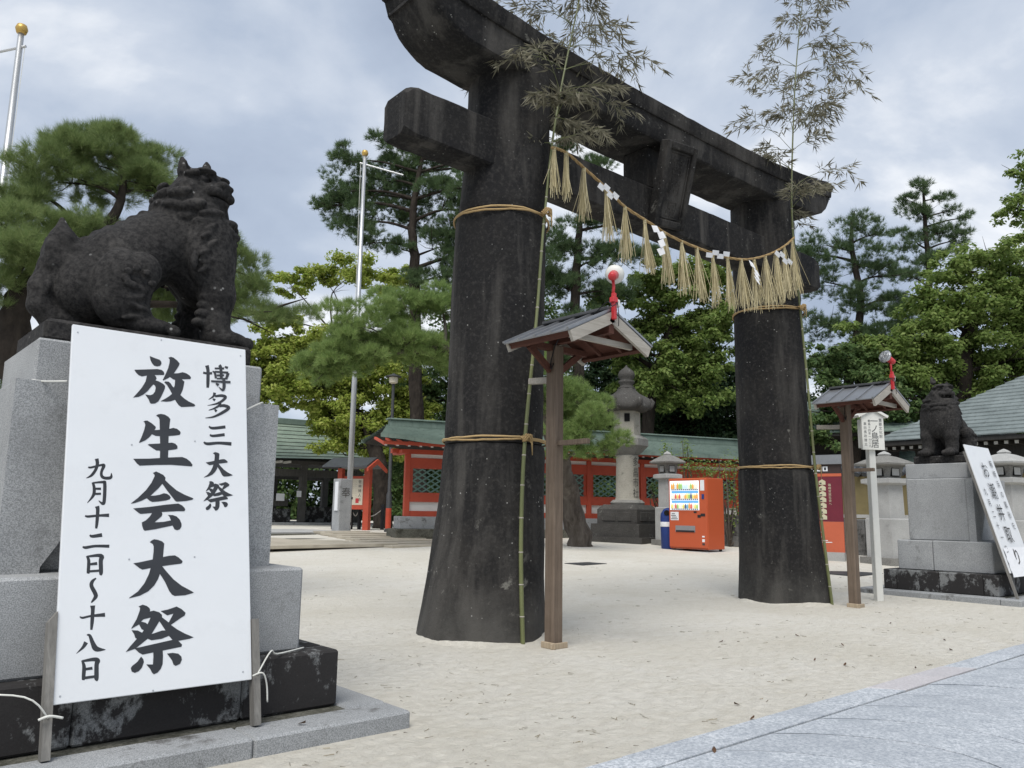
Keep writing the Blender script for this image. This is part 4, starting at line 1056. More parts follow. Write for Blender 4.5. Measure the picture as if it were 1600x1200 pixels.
# ------------------------------------------------------------------ two roofed posts with clamp lamps
def roofed_post(px, py, dx, label, lamp_label, lamp_back, grp='roofed wooden posts'):
    t = thing('roofed_post', label, 'post', (px, py, 0), grp)
    hw = .52; zr, ze, y0, y1 = 2.95, 2.70, 4.60, 5.42
    x = px
    po = MB().box(x - .06, x + .06, py - .06, py + .06, -.2, 2.74, .008).build('post', MAT['wood_post'], t)
    MB().box(x - .085, x - .061, py - .10, py + .075, 0, .055, .004).build('peg', MAT['wood_post_new'], po)
    MB().box(x - .10, x + .10, py - .085, py - .061, 0, .05, .004).build('peg', MAT['wood_post_new'], po)
    MB().bar((x, py - .02, 1.82), (x, 4.88, 1.82), .05, .045, b=.004).build('lower_arm', MAT['wood_post'], t)
    MB().bar((x, py + .02, 2.42), (x, 5.66, 2.44), .045, .06, b=.004).build('upper_arm', MAT['wood_pale'], t)
    sl = math.hypot(hw, zr - ze)
    for s in (-1, 1):
        ax = Vector((s * hw, 0, ze - zr)).normalized(); nz = Vector((s * (zr - ze), 0, hw)).normalized()
        def slab(n0, n1, a0, a1, ya, yb, name, mat, b=.0, parent=t):
            m = MB().box(0, 1, 0, 1, 0, 1, 0)
            m.v = [Vector((x, 0, zr)) + ax * lerp(a0, a1, v.x) + nz * lerp(n0, n1, v.z) + Vector((0, lerp(ya, yb, v.y), 0)) for v in m.v]
            return normals_out(m.build(name, mat, parent))
        rp_ = slab(.0, .012, .0, sl + .02, y0, y1, 'roof_sheet', MAT['sheet_metal'])
        for k in range(5):
            yy = y0 + (y1 - y0) * k / 4; slab(.012, .03, .0, sl + .022, yy - .012, yy + .012, 'batten', MAT['sheet_metal'], parent=rp_)
        slab(-.022, -.002, .0, sl - .01, y0 + .02, y1 - .02, 'roof_board', MAT['wood_red'])
        slab(-.10, -.003, .01, sl + .01, y0 - .012, y0 + .018, 'barge_board', MAT['wood_pale'])
        slab(-.08, -.003, .01, sl, y1 - .03, y1 + .002, 'barge_board', MAT['wood_pale'])
        slab(-.06, -.023, sl - .06, sl - .015, y0 + .02, y1 - .03, 'eave_beam', MAT['wood_red'])
        for yy in (4.86, 5.12): slab(-.055, -.023, .05, sl - .065, yy, yy + .03, 'rafter', MAT['wood_red'])
        MB().bar((x + s * .06, py, 2.50), (x + s * .33, py, 2.70), .035, .06).build('brace', MAT['wood_red'], t)
    MB().bar((x, y0 - .015, zr + .022), (x, y1 + .01, zr + .022), .13, .03, b=.006).build('ridge_cap', MAT['sheet_dark'], t)
    MB().bar((x - .40, py, 2.715), (x + .40, py, 2.715), .07, .055).build('cross_beam', MAT['wood_red'], t)
    MB().bar((x - .40, 4.72, 2.70), (x + .40, 4.72, 2.70), .035, .05).build('cross_beam', MAT['wood_pale'], t)
    MB().bar((x, 4.60, 2.80), (x, 5.36, 2.80), .06, .10).build('ridge_beam', MAT['wood_red'], t)
    # clamp lamp on the front of the ridge
    lp = Vector((x, y0 - .02, zr + .02)); lt = thing('clamp_lamp', lamp_label, 'lamp', lp, 'clamp lamps on the roofed posts')
    c = MB().box(lp.x - .018, lp.x + .018, lp.y - .03, lp.y + .01, lp.z - .10, lp.z + .14, .006); c.box(lp.x - .035, lp.x + .03, lp.y - .035, lp.y + .015, lp.z + .05, lp.z + .10, .006)
    c.build('clamp', MAT['red_plastic'], lt)
    MB().box(lp.x + .02, lp.x + .075, lp.y - .025, lp.y + .02, lp.z + .02, lp.z + .09, .01).build('junction_box', MAT['white_paint'], lt)
    neck = [lp + Vector((0, 0, .12)), lp + Vector((.01, 0, .20)), lp + Vector((.0, 0, .27))]
    MB().tube(neck, .014, 8).build('arm', MAT['red_plastic'], lt, True)
    d = Vector(lamp_back).normalized(); hub = lp + Vector((0, 0, .30))
    def cone(a, b, prof, name, mat, n=20, parent=lt):
        rr = MB(); pts = [hub + d * s for s, r in prof]; rr.tube(pts, [r for s, r in prof], n, False); o = rr.build(name, mat, parent, True); return o
    so = MB().tube([hub - d * .07, hub - d * .06, hub + d * .05, hub + d * .055], [.028, .036, .046, .03], 14).build('socket', MAT['red_plastic'], lt, True)
    sh = cone(0, 0, [(.045, .036), (.055, .06), (.075, .078), (.105, .088), (.11, .09), (.105, .084), (.075, .073), (.055, .054), (.05, .0)], 'shade', MAT['white_paint' if lamp_back[1] > .4 else 'steel'])
    e1 = d.cross(Vector((0, 0, 1))).normalized(); e2 = e1.cross(d)
    g = MB()
    for k in range(6):
        a = math.pi * k / 3; q = e1 * math.cos(a) + e2 * math.sin(a); g.tube([hub + d * .108 + q * .088, hub + d * .14 + q * .058, hub + d * .15 + q * .005], .0035, 5)
    for s_, r_ in ((.128, .07), (.146, .033)): g.tube([hub + d * s_ + (e1 * math.cos(a) + e2 * math.sin(a)) * r_ for a in np.linspace(0, 2 * math.pi, 17)], .0035, 5)
    g.build('wire_guard', MAT['steel'], sh, True)
    MB().tube(smooth_path([lp + Vector((.03, -.03, .06)), lp + Vector((-.07, -.05, .0)), lp + Vector((-.09, -.0, .04)), lp + Vector((-.05, .3, -.09)), lp + Vector((-.05, .6, -.16)), Vector((x - .07, py - .03, 2.62)), Vector((x - .10, py - .05, 2.50)), Vector((x - .065, py - .05, 2.56))], 5), .005, 5).build('cable', MAT['black_plastic'], lt, True)
    MB().tube([lp + Vector((.02, -.035, .05)), lp + Vector((.03, -.04, -.06)), lp + Vector((.025, -.04, -.16))], .004, 5).build('plug_cord', MAT['black_plastic'], lt, True)
    return t
roofed_post(5.17, 5.31, 0, 'roofed wooden post standing in front of the gate pillar beside the festival board', 'red clamp lamp with white reflector seen from behind, on the post before the bamboo', (.83, .52, .42))
roofed_post(10.71, 5.24, 0, 'roofed wooden post beside the white signpost', 'red clamp lamp with wire-guarded reflector, on the post beside the white signpost', (-.82, .28, .38))

# ------------------------------------------------------------------ white signpost naming the first gate
wt = thing('white_signpost', 'white wooden signpost with small gabled board and black lettering', 'signpost', (11.76, 5.40, 0))
WT = Matrix.Translation((11.76, 5.40, 0)) @ Matrix.Rotation(rad(-35), 4, 'Z')
MB(WT).box(-.05, .05, -.05, .05, -.2, 2.62, .006).build('post', MAT['white_paint'], wt)
wb = normals_out(MB(WT).prism([(-.17, 2.17), (.17, 2.17), (.17, 2.66), (0, 2.76), (-.17, 2.66)], (0, -.10, 0), (1, 0, 0), (0, 0, 1), (0, .045, 0)).build('board', MAT['white_paint'], wt))
MB(WT).box(-.155, .155, -.0555, .05, 2.20, 2.62, .004).build('backing', MAT['white_paint'], wt)
for s in (-1, 1): MB(WT).bar((0, -.05, 2.775), (s * .23, -.05, 2.655), .17, .035, up=(0, 0, 1)).build('roof_board', MAT['white_paint'], wt)
WF = WT @ frame((0, -.1005, 0), (1, 0, 0), (0, 0, 1))
vtext('一ノ鳥居', WF @ Matrix.Translation((.025, 2.545, 0)), .125, .112, MAT['ink'], wb)
vtext('重要文化財', WF @ Matrix.Translation((.12, 2.585, 0)), .055, .06, MAT['ink_soft'], wb)
vtext('慶長十四年一六〇九', WF @ Matrix.Translation((-.055, 2.575, 0)), .042, .046, MAT['ink_soft'], wb)
vtext('黒田長政建立', WF @ Matrix.Translation((-.12, 2.53, 0)), .048, .06, MAT['ink_soft'], wb)
# fallen leaves
for i, (x, y) in enumerate([(7.63, 4.34), (7.44, 3.78), (6.48, 3.54), (6.48, 3.28), (6.8, 2.86), (8.0, 3.04), (3.57, 2.51), (4.58, 3.04), (6.66, 4.58), (8.57, 3.31), (4.34, 2.78), (2.05, 3.95), (9.4, 4.2), (12.5, 9.5)]):
    m = MB(); a = random.uniform(0, 6.28); Lf = random.uniform(.03, .055); w = Lf * .45; z = (.016 if y < 2.75 else .004) if i != 11 else ZS + .004
    z += zg(x, y)
    g = []
    for j in range(5):
        t_ = j / 4; ww = w * math.sin(math.pi * min(.97, max(.06, t_))) / 2
        row = []
        for s in (-1, 0, 1):
            X, Y = (t_ - .5) * Lf, s * ww; row.append((x + X * math.cos(a) - Y * math.sin(a), y + X * math.sin(a) + Y * math.cos(a), z + .012 * abs(s) * t_ + .008 * t_ * t_))
        g.append(row)
    m.sheet(g); tag(m.build('fallen_leaf', MAT['dry_leaf'], loc=(x, y, z), smooth=True), 'small dry brown leaf lying on the ground' if i != 11 else 'small dry leaf lying on the base slab below the white board', 'leaf', 'fallen leaves on the sand' if i != 11 else None)

# dropped pine needles and grit scattered over the sand
Rn = np.random.default_rng(77); NV, NF = [], []
for k in range(650):
    D = 3.2 + 15 * Rn.random() ** 1.7; u_ = Rn.uniform(-.62, .62) * D; x = _cy * u_ + _sy * D; y = -_sy * u_ + _cy * D
    if y < 2.78 or (x < 2.72 and 3.8 < y < 6.25): continue
    n = int(Rn.integers(1, 4)); cl_a = Rn.uniform(0, 3.14)
    for q in range(n):
        a = cl_a + Rn.normal() * .5; L_ = Rn.uniform(.015, .06); w_ = Rn.uniform(.0008, .0018); px_, py_n = x + Rn.normal() * .03, y + Rn.normal() * .03; z = zg(px_, py_n) + .003
        dx_, dy_ = math.cos(a) * L_ / 2, math.sin(a) * L_ / 2; ex, ey = -math.sin(a) * w_, math.cos(a) * w_; i0 = len(NV)
        NV += [(px_ - dx_ - ex, py_n - dy_ - ey, z), (px_ + dx_ - ex, py_n + dy_ - ey, z), (px_ + dx_ + ex, py_n + dy_ + ey, z + .004), (px_ - dx_ + ex, py_n - dy_ + ey, z + .002)]; NF.append((i0, i0 + 1, i0 + 2, i0 + 3))
tag(np_obj('pine_litter', NV, NF, MAT['litter'], loc=(6, 6, 0)), 'dropped dry pine needles scattered over the pale sand', 'litter', kind='stuff')
# ------------------------------------------------------------------ vending machine and bin
VX, VY0, VY1, VZ = 17.75, 12.52, 13.76, zg(17.8, 13.1)
vt_ = onX(1040, 748, VX).z; VH = vt_ - VZ - .06
vm = thing('vending_machine', 'orange drink vending machine with lit display standing by the stone lantern', 'vending machine', (VX + .36, (VY0 + VY1) / 2, VZ))
VT = Matrix(((0, 1, 0, VX), (-1, 0, 0, VY1), (0, 0, 1, VZ + .06), (0, 0, 0, 1)))      # local x: along the front (to the right), y: into the machine, z up
W = VY1 - VY0
body = MB(VT).box(0, W, .03, .76, 0, VH, .012).build('body', MAT['vend_orange'], vm)
door = MB(VT).box(.008, W - .008, 0, .028, .04, VH - .01, .008).build('door', MAT['vend_orange'], vm)
dx0, dx1, dz0, dz1 = .05, W - .24, VH * .545, VH - .07
disp = MB(VT).box(dx0, dx1, -.004, .0, dz0, dz1).build('display_window', MAT['lit_white'], vm)
rh = (dz1 - dz0) / 3
for r in range(3):
    zb = dz0 + rh * r
    if r < 2: MB(VT).box(dx0 + .06, dx1 - .02, -.0065, -.0042, zb + rh * .72, zb + rh * .97).build('header_strip', MAT['lit_blue'], disp)
    n = 14
    for k in range(n):
        x = dx0 + .08 + (dx1 - dx0 - .13) * k / (n - 1); hh = rh * (.55 if r < 2 else .62) * random.uniform(.85, 1.1)
        MB(VT).lathe([(.02, 0), (.024, .01), (.024, hh * .68), (.011, hh * .86), (.011, hh)], 8, (x, -.024, zb + rh * .16)).build('drink', MAT['drink%d' % random.choice((0, 1, 1, 2, 2, 3, 4, 5, 6) if r < 2 else (7, 7, 1, 2, 6, 4))], disp)
        MB(VT).box(x - .02, x + .02, -.012, -.0042, zb + .012, zb + .035).build('button', MAT['bin_blue'], disp)
MB(VT).box(.06, .33, -.004, -.0005, VH * .40, VH * .52).build('notice', MAT['paper'], vm)
for k in range(4): MB(VT).box(.08 + .02 * (k % 2), .30 - .03 * k, -.006, -.0042, VH * .415 + .045 * k, VH * .415 + .045 * k + .018).build('notice_lettering', MAT['ink'], vm)
MB(VT).box(W - .42, W - .33, -.006, -.0005, VH * .505, VH * .53).build('coin_slot', MAT['black_plastic'], vm)
MB(VT).box(W - .30, W - .2, -.008, -.0005, VH * .44, VH * .48, .003).build('coin_return', MAT['black_plastic'], vm)
MB(VT).box(W - .2, W - .06, -.008, -.0005, VH * .46, VH * .50, .003).build('bill_slot', MAT['black_plastic'], vm)
MB(VT).box(W - .2, W - .07, -.003, -.0005, VH * .82, VH - .06).build('price_sheet', MAT['board_white'], vm)
MB(VT).box(W - .155, W - .08, -.012, -.0005, VH * .70, VH * .77, .004).build('card_reader', MAT['bin_blue'], vm)
MB(VT).tube([VT @ Vector((W - .11, .0, VH * .56)), VT @ Vector((W - .11, -.012, VH * .56))], .022, 12).build('lock', MAT['steel'], vm)
fl = MB(VT).box(.22, W - .38, -.012, -.0005, VH * .235, VH * .325, .004).build('dispenser_flap', MAT['vend_grey'], vm)
MB(VT).box(.24, W - .40, -.0145, -.0123, VH * .235, VH * .26).build('flap_handle', MAT['black_plastic'], fl)
for z0_, z1_, mt in ((.17, .19, 'paper'), (.105, .145, 'paper'), (.06, .09, 'ink')): MB(VT).box(W - .17, W - .09, -.003, -.0005, VH * z0_, VH * z1_).build('sticker', MAT[mt], vm)
for x in (.06, W - .12):
    for y in (.06, .66): MB(VT).box(x, x + .06, y, y + .06, -.06, .0).build('foot', MAT['iron'], vm)
MB(VT).box(-.03, W + .03, -.05, .80, -.14, -.058, .01).build('concrete_pad', MAT['lantern_pale'], vm)
bn = thing('recycling_bin', 'dark blue recycling bin beside the orange vending machine', 'bin', (VX + .3, VY1 + .26, VZ))
MB().lathe([(.17, 0), (.2, .05), (.215, .85), (.20, .98), (.12, 1.10), (.02, 1.14)], 18, (VX + .3, VY1 + .26, VZ)).build('body', MAT['bin_blue'], bn, 'auto')
MB().lathe([(.212, .62), (.222, .63), (.222, .74), (.214, .75)], 18, (VX + .3, VY1 + .26, VZ)).build('band', MAT['paper'], bn, 'auto')
MB().tube([(VX + .3, VY1 + .26, VZ + .98), (VX + .11, VY1 + .16, VZ + 1.0)], .075, 12).build('opening', MAT['hole'], bn)

# ------------------------------------------------------------------ large stone lantern
lb = onG(981, 846); LD = _sy * lb.x + _cy * lb.y; u_ = LD / F * 1.03           # metres per photo pixel there
lan = thing('stone_lantern', 'tall weathered stone lantern with carved cap and inscribed shaft behind the pine', 'stone lantern', lb)
LC = (lb.x, lb.y, lb.z); RZ = rad(12)
def sqr(r0, r1, z0, z1, name, mat, parent=lan, n=4, rot=RZ + math.pi / 4):
    k = 1 / math.cos(math.pi / n); return MB().lathe([(r0 * k, z0), (r1 * k, z1)], n, LC, rot).build(name, MAT[mat], parent)
PX = u_
sqr(48 * PX, 48 * PX, -.3, 7 * PX, 'base_step', 'lantern_dark'); sqr(40 * PX, 40 * PX, 7 * PX + .001, 26 * PX, 'base_step', 'lantern_dark')
b3 = sqr(33 * PX, 33 * PX, 26 * PX + .001, 47 * PX, 'pedestal', 'lantern_dark'); sqr(33 * PX, 26 * PX, 47 * PX, 54 * PX, 'pedestal_slope', 'lantern_dark'); 
for a in range(4):
    Ta = Matrix.Translation(LC) @ Matrix.Rotation(RZ + a * math.pi / 2, 4, 'Z')
    for x0, x1 in ((-24, -2), (2, 24)): MB(Ta).box(x0 * PX, x1 * PX, -34.0 * PX, -33.02 * PX, 30 * PX, 43 * PX, .01).build('carved_panel', MAT['lantern_dark'], b3)
MB().lathe([(25 * PX, 54 * PX), (26 * PX, 57 * PX), (22 * PX, 61 * PX)], 24, LC).build('lotus_base', MAT['lantern_stone'], lan, 'auto')
sh = MB().lathe([(19 * PX, 61 * PX), (17.6 * PX, 64 * PX), (17.2 * PX, 90 * PX), (16.4 * PX, 118 * PX), (17.4 * PX, 125 * PX), (16 * PX, 128 * PX)], 28, LC).build('shaft', MAT['lantern_cream'], lan, 'auto')
MB().lathe([(17 * PX, 128 * PX), (22 * PX, 132 * PX), (30 * PX, 140 * PX), (32 * PX, 142 * PX), (32 * PX, 152 * PX), (28 * PX, 155 * PX), (22 * PX, 158 * PX)], 6, LC, RZ).build('platform', MAT['lantern_stone'], lan)
fb = MB().lathe([(20.5 * PX, 158 * PX), (20 * PX, 196 * PX)], 6, LC, RZ).build('fire_box', MAT['lantern_cream'], lan)
for a in range(6):
    Ta = Matrix.Translation(LC) @ Matrix.Rotation(RZ + math.pi / 6 + a * math.pi / 3, 4, 'Z'); ap = 20.2 * PX * math.cos(math.pi / 6)
    if a % 2: MB(Ta).box(ap - .02, ap + .02, -4 * PX, 4 * PX, 178 * PX, 190 * PX).build('window', MAT['hole'], fb)
    else: MB(Ta).box(ap - .02, ap + .012, -6 * PX, 6 * PX, 172 * PX, 190 * PX, .01).build('carving', MAT['lantern_cream'], fb)
kp = []
for r, z, cur in ((27, 194, 2), (32, 196, 4), (34, 199, 6), (33.5, 204, 8), (30, 210, 5), (25, 216, 2), (18, 222, 0), (13, 227, 0), (12, 230, 0)):
    kp.append((r * PX, z * PX, cur * PX))
vs = []; n = 36
for r, z, cur in kp:
    for k in range(n):
        a = 2 * math.pi * k / n; c = abs(math.cos(3 * a)) ** 6; vs.append((LC[0] + r * (1 + .13 * c) * math.cos(a + RZ), LC[1] + r * (1 + .13 * c) * math.sin(a + RZ), LC[2] + z + cur * c))
fs = [(i * n + k, i * n + (k + 1) % n, (i + 1) * n + (k + 1) % n, (i + 1) * n + k) for i in range(len(kp) - 1) for k in range(n)] + [tuple(range(n - 1, -1, -1)), tuple(range((len(kp) - 1) * n, len(kp) * n))]
m = MB(); m.add(vs, fs); kas = m.build('cap', MAT['lantern_dark'], lan, True)
for k in range(6):
    a = k * math.pi / 3 + RZ; q = Vector((math.cos(a), math.sin(a), 0)); c0 = Vector(LC)
    MB().tube([c0 + q * 31 * PX + Vector((0, 0, 199 * PX)), c0 + q * 37 * PX + Vector((0, 0, 203 * PX)), c0 + q * 40 * PX + Vector((0, 0, 209 * PX)), c0 + q * 37 * PX + Vector((0, 0, 213 * PX)), c0 + q * 35 * PX + Vector((0, 0, 209 * PX))], [4 * PX, 3.6 * PX, 3.2 * PX, 2.6 * PX, 2 * PX], 8).build('scroll', MAT['lantern_dark'], kas, True)
MB().lathe([(12 * PX, 229 * PX), (13 * PX, 231 * PX), (10 * PX, 234 * PX), (9.5 * PX, 236 * PX), (12 * PX, 239 * PX), (12.5 * PX, 242 * PX), (9 * PX, 244 * PX), (12 * PX, 247 * PX), (13 * PX, 252 * PX), (11 * PX, 257 * PX), (6 * PX, 261 * PX), (2.2 * PX, 264 * PX), (.6 * PX, 267 * PX)], 20, LC).build('finial', MAT['lantern_dark'], lan, True)
view = Vector((lb.x, lb.y, 0)).normalized(); side = Vector((view.y, -view.x, 0)); dirn = (-view * .72 + side * .69).normalized()
LT = frame(Vector(LC) + dirn * 17.5 * PX, Vector((0, 0, 1)).cross(dirn), (0, 0, 1))
vtext('多昌市社', LT @ Matrix.Translation((0, 112 * PX, .01)), 15 * PX, 15.5 * PX, MAT['char_stone'], sh, 'inscription', .004, .8)

# ------------------------------------------------------------------ pale square lanterns by the far pedestal and beside the machine
def small_lantern(px, py, D, hpx, lab, grp='pale square stone lanterns', ws=1.0):
    b = onG(px, py); b = onD(px, py, D); b.z = zg(b.x, b.y) - .0; s = D / F * 1.02; c = tuple(b)
    t = thing('square_stone_lantern', lab, 'stone lantern', b, grp); k2 = math.sqrt(2); RT = rad(-14) + math.pi / 4
    def sq(prof, name, mat='lantern_pale', par=t): return MB().lathe([(r * ws * k2 * s, z * s) for r, z in prof], 4, c, RT).build(name, MAT[mat], par)
    f = hpx / 165
    sq([(30, -10), (30, 10 * f)], 'base_step', 'lantern_stone')
    sq([(22.5, 10 * f), (22.5, 66 * f), (21, 67.5 * f)], 'lower_shaft'); sq([(16.5, 67.5 * f), (16, 117 * f)], 'upper_shaft')
    sq([(17, 117 * f), (25, 120 * f), (25, 126 * f), (20, 127.5 * f)], 'platform')
    fb_ = sq([(15, 127.5 * f), (18, 145 * f)], 'fire_box', 'lantern_stone')
    for a in range(4):
        Ta = Matrix.Translation(c) @ Matrix.Rotation(rad(-14) + a * math.pi / 2, 4, 'Z')
        MB(Ta).box(-9 * s * ws, 9 * s * ws, -17.6 * s * ws, -15.0 * s * ws, 130 * f * s, 143 * f * s).build('window_frame', MAT['hole'], fb_)
        w_ = MB(Ta).box(-7.6 * s * ws, 7.6 * s * ws, -18.0 * s * ws, -15.0 * s * ws, 131.3 * f * s, 141.7 * f * s).build('window_panel', MAT['lantern_pale'], fb_)
    sq([(20, 145 * f), (31, 147 * f), (31.5, 149.5 * f), (22, 155 * f), (12, 160 * f), (6, 162 * f)], 'cap', 'lantern_pale' if 'white' in lab else 'lantern_stone')
    sq([(6, 162 * f), (7, 164 * f), (4, 167 * f), (.6, 169 * f)], 'finial')
small_lantern(1392, 884, 18.6, 165, 'square stone lantern with a mossy cap left of the far pedestal')
small_lantern(1584, 890, 17.9, 175, 'square stone lantern with a white cap behind the banner board')
small_lantern(1045, 852, 23.8, 138, 'square stone lantern half hidden behind the orange vending machine', ws=.62)

# ------------------------------------------------------------------ red latticed wall with green copper roof
A = onD(628, 843, 25.2); Bp = onD(930, 842, 27.9); A.z = Bp.z = 0
wd = (Bp - A).normalized(); wn_ = Vector((wd.y, -wd.x, 0))                        # along the wall; towards the viewer
if wn_.dot(A) > 0: wn_ = -wn_
WLEN = 17.0; z_g = zg(A.x, A.y) ; WZ = z_g
RWT = Matrix(((wd.x, -wn_.x, 0, A.x), (wd.y, -wn_.y, 0, A.y), (0, 0, 1, WZ), (0, 0, 0, 1)))
rw = thing('red_lattice_wall', 'vermilion shrine wall with green lattice windows and green copper roof', 'wall', (A.x, A.y, WZ))
MB(RWT).box(-.35, WLEN, -.55, .6, -.4, .30, .02).build('rough_footing', MAT['moss_stone'], rw)
MB(RWT).box(-.18, WLEN, -.32, .4, .302, .68, .01).build('stone_footing', MAT['granite_slab'], rw)
bay = 2.15; zz0 = .68
nb = int(WLEN // bay)
for i in range(nb + 1):
    x = i * bay
    MB(RWT).box(x, x + .17, -.12, .05, zz0, 2.62, .008).build('post', MAT['vermilion'], rw)
    for z in (1.30, 2.42): MB(RWT).tube([RWT @ Vector((x + .085, -.121, z)), RWT @ Vector((x + .085, -.135, z))], .035, 8).build('stud', MAT['iron'], rw)
for i in range(nb):
    x0, x1 = i * bay + .172, (i + 1) * bay - .002
    MB(RWT).box(x0, x1, -.09, .02, zz0, .85).build('sill_rail', MAT['vermilion'], rw)
    MB(RWT).box(x0, x1, -.03, .0, .851, 1.13).build('plaster_panel', MAT['plaster'], rw)
    MB(RWT).box(x0, x1, -.10, .03, 1.131, 1.42).build('middle_rail', MAT['vermilion'], rw)
    MB(RWT).box(x0, x1, -.10, .03, 2.17, 2.50).build('top_rail', MAT['vermilion'], rw)
    fr = MB(RWT); fr.box(x0, x0 + .09, -.07, .0, 1.42, 2.17); fr.box(x1 - .09, x1, -.07, .0, 1.42, 2.17); fo = fr.build('window_frame', MAT['vermilion'], rw)
    xa, xb = x0 + .09, x1 - .09; cx_ = (xa + xb) / 2; ww, hh = xb - xa, .75
    # diamond lattice slats
    step = .29; k = -8
    slope = .62
    for sg in (1, -1):
        for j in range(-9, 10):
            c_ = cx_ + j * step; pts = []
            # line z-1.795 = sg*slope*(x-c_), clipped to the opening
            lo_, hi_ = max(xa, c_ - .375 / slope), min(xb, c_ + .375 / slope)
            if hi_ - lo_ < .05: continue
            za, zb_ = 1.795 + sg * slope * (lo_ - c_), 1.795 + sg * slope * (hi_ - c_)
            yy = -.045 if sg > 0 else -.022
            MB(RWT).bar((lo_, yy, za), (hi_, yy, zb_), .018, .045, up=(0, 0, 1)).build('lattice_slat', MAT['lattice_green'], fo)
MB(RWT).box(.1, WLEN, -.06, .0, 2.502, 2.62).build('plaster_frieze', MAT['plaster'], rw)
MB(RWT).box(-.45, WLEN, -.16, .06, 2.622, 2.76).build('eave_purlin', MAT['vermilion'], rw)
MB(RWT).box(-.25, .0, -.55, .55, 2.60, 2.72).build('bracket_arm', MAT['vermilion'], rw)
MB(RWT).box(-1.0, WLEN, -1.19, -1.14, 2.80, 2.90).build('eave_fascia', MAT['vermilion'], rw)
xx = -.9
while xx < WLEN:
    o = MB(RWT).bar((xx, -1.08, 2.80), (xx, .3, 3.10), .07, .07).build('rafter', MAT['vermilion'], rw)
    MB(RWT).box(xx - .036, xx + .036, -1.10, -1.075, 2.765, 2.835).build('rafter_tip', MAT['plaster'], o); xx += .36
def curved_roof(T, x0, x1, half, z_e, z_r, mat, parent, name='roof', courses=11, flare=.35, both=True, thick=.09, lift=.16):
    """gabled roof with sagging slopes built of overlapping courses"""
    for s in ((-1, 1) if both else (-1,)):
        rp_ = None; m = MB(T)
        for c in range(courses):
            t0, t1 = c / courses, (c + 1) / courses
            def pt(t, x, dz=0.0):
                y = half * (1 - t); z = z_e + (z_r - z_e) * (t ** 1.35 * .55 + t * .45)
                ends = max(0, 1 - (x - x0) / 2.2) ** 2.5; z += lift * ends * (1 - t)
                return (x - flare * (1 - t) * (1 if x <= x0 + 1e-6 else 0), s * y, z + dz)
            xs_ = [x0, x0 + .25, x0 + .6, x0 + 1.1, x0 + 1.8] + list(np.linspace(x0 + 3, x1, 5))
            g = [[pt(t0, x, .03) for x in xs_], [pt(t1 + .01, x, -.012) for x in xs_]]
            n0 = len(m.v); m.sheet(g)
            m.sheet([[pt(t0, x, -.02) for x in xs_], [pt(t0, x, .03) for x in xs_]])
            if c == 0:
                m.sheet([[pt(0, x, -thick) for x in xs_], [pt(0, x, -.02) for x in xs_]])
        m.build(name, mat, parent)
    und = MB(T)
    g = []
    for s, t in ((-1, 0), (-1, .5), (-1, 1), (1, .5), (1, 0)):
        y = s * half * (1 - t); z = z_e + (z_r - z_e) * (t ** 1.35 * .55 + t * .45) - thick
        g.append([(x0 - flare * (1 - t) * .8, y, z + lift * (1 - t) * .9), (x0 + .6, y, z + lift * (1 - t) * .35), (x0 + 1.8, y, z), (x1, y, z)])
    und.sheet(g); und.build('roof_soffit', MAT['dark_timber'], parent)
curved_roof(RWT, -.62, WLEN, 1.28, 2.93, 3.52, MAT['copper'], rw, flare=.5)
rdg = MB(RWT).box(-.55, WLEN, -.13, .13, 3.44, 3.66, .02).build('roof_ridge', MAT['copper'], rw)
MB(RWT).box(-.62, WLEN, -.19, .19, 3.661, 3.71, .01).build('ridge_cap', MAT['copper'], rdg)
MB(RWT).tube([RWT @ Vector(q) for q in ((-.4, 0, 3.69), (-.75, 0, 3.73), (-.98, 0, 3.86))], [.06, .05, .02], 8).build('ridge_horn', MAT['copper'], rdg, True)

# ------------------------------------------------------------------ long low tiled roof and stone fence behind the machine and the gate
A2 = onD(1055, 760, 33); B2 = onD(1340, 760, 31); A2.z = B2.z = 0; d2 = (B2 - A2).normalized(); n2 = Vector((d2.y, -d2.x, 0)); n2 = -n2 if n2.dot(A2) > 0 else n2
z2 = zg(A2.x, A2.y); T2 = Matrix(((d2.x, -n2.x, 0, A2.x), (d2.y, -n2.y, 0, A2.y), (0, 0, 1, z2), (0, 0, 0, 1)))
hall = thing('far_gallery', 'low dark gallery with green copper roof behind the vending machine', 'building', (A2.x, A2.y, z2))
L2 = (B2 - A2).length + 2
MB(T2).box(-1, L2, 0, .2, 0, 2.6).build('wall', MAT['vermilion_dim'], hall)
curved_roof(T2, -1.5, L2, 1.7, 2.75, 3.45, MAT['copper'], hall, flare=.3, courses=9)
MB(T2).box(-1.4, L2, -.15, .15, 3.43, 3.68, .02).build('roof_ridge', MAT['copper'], hall)
fence = thing('stone_fence', 'low weathered stone rail fence behind the vending machine and far gate pillar', 'fence', gp(20.6, 12.3))
fa, fb2 = Vector((20.4, 15.2, 0)), Vector((20.9, 7.2, 0)); fd = (fb2 - fa).normalized(); nf = 6
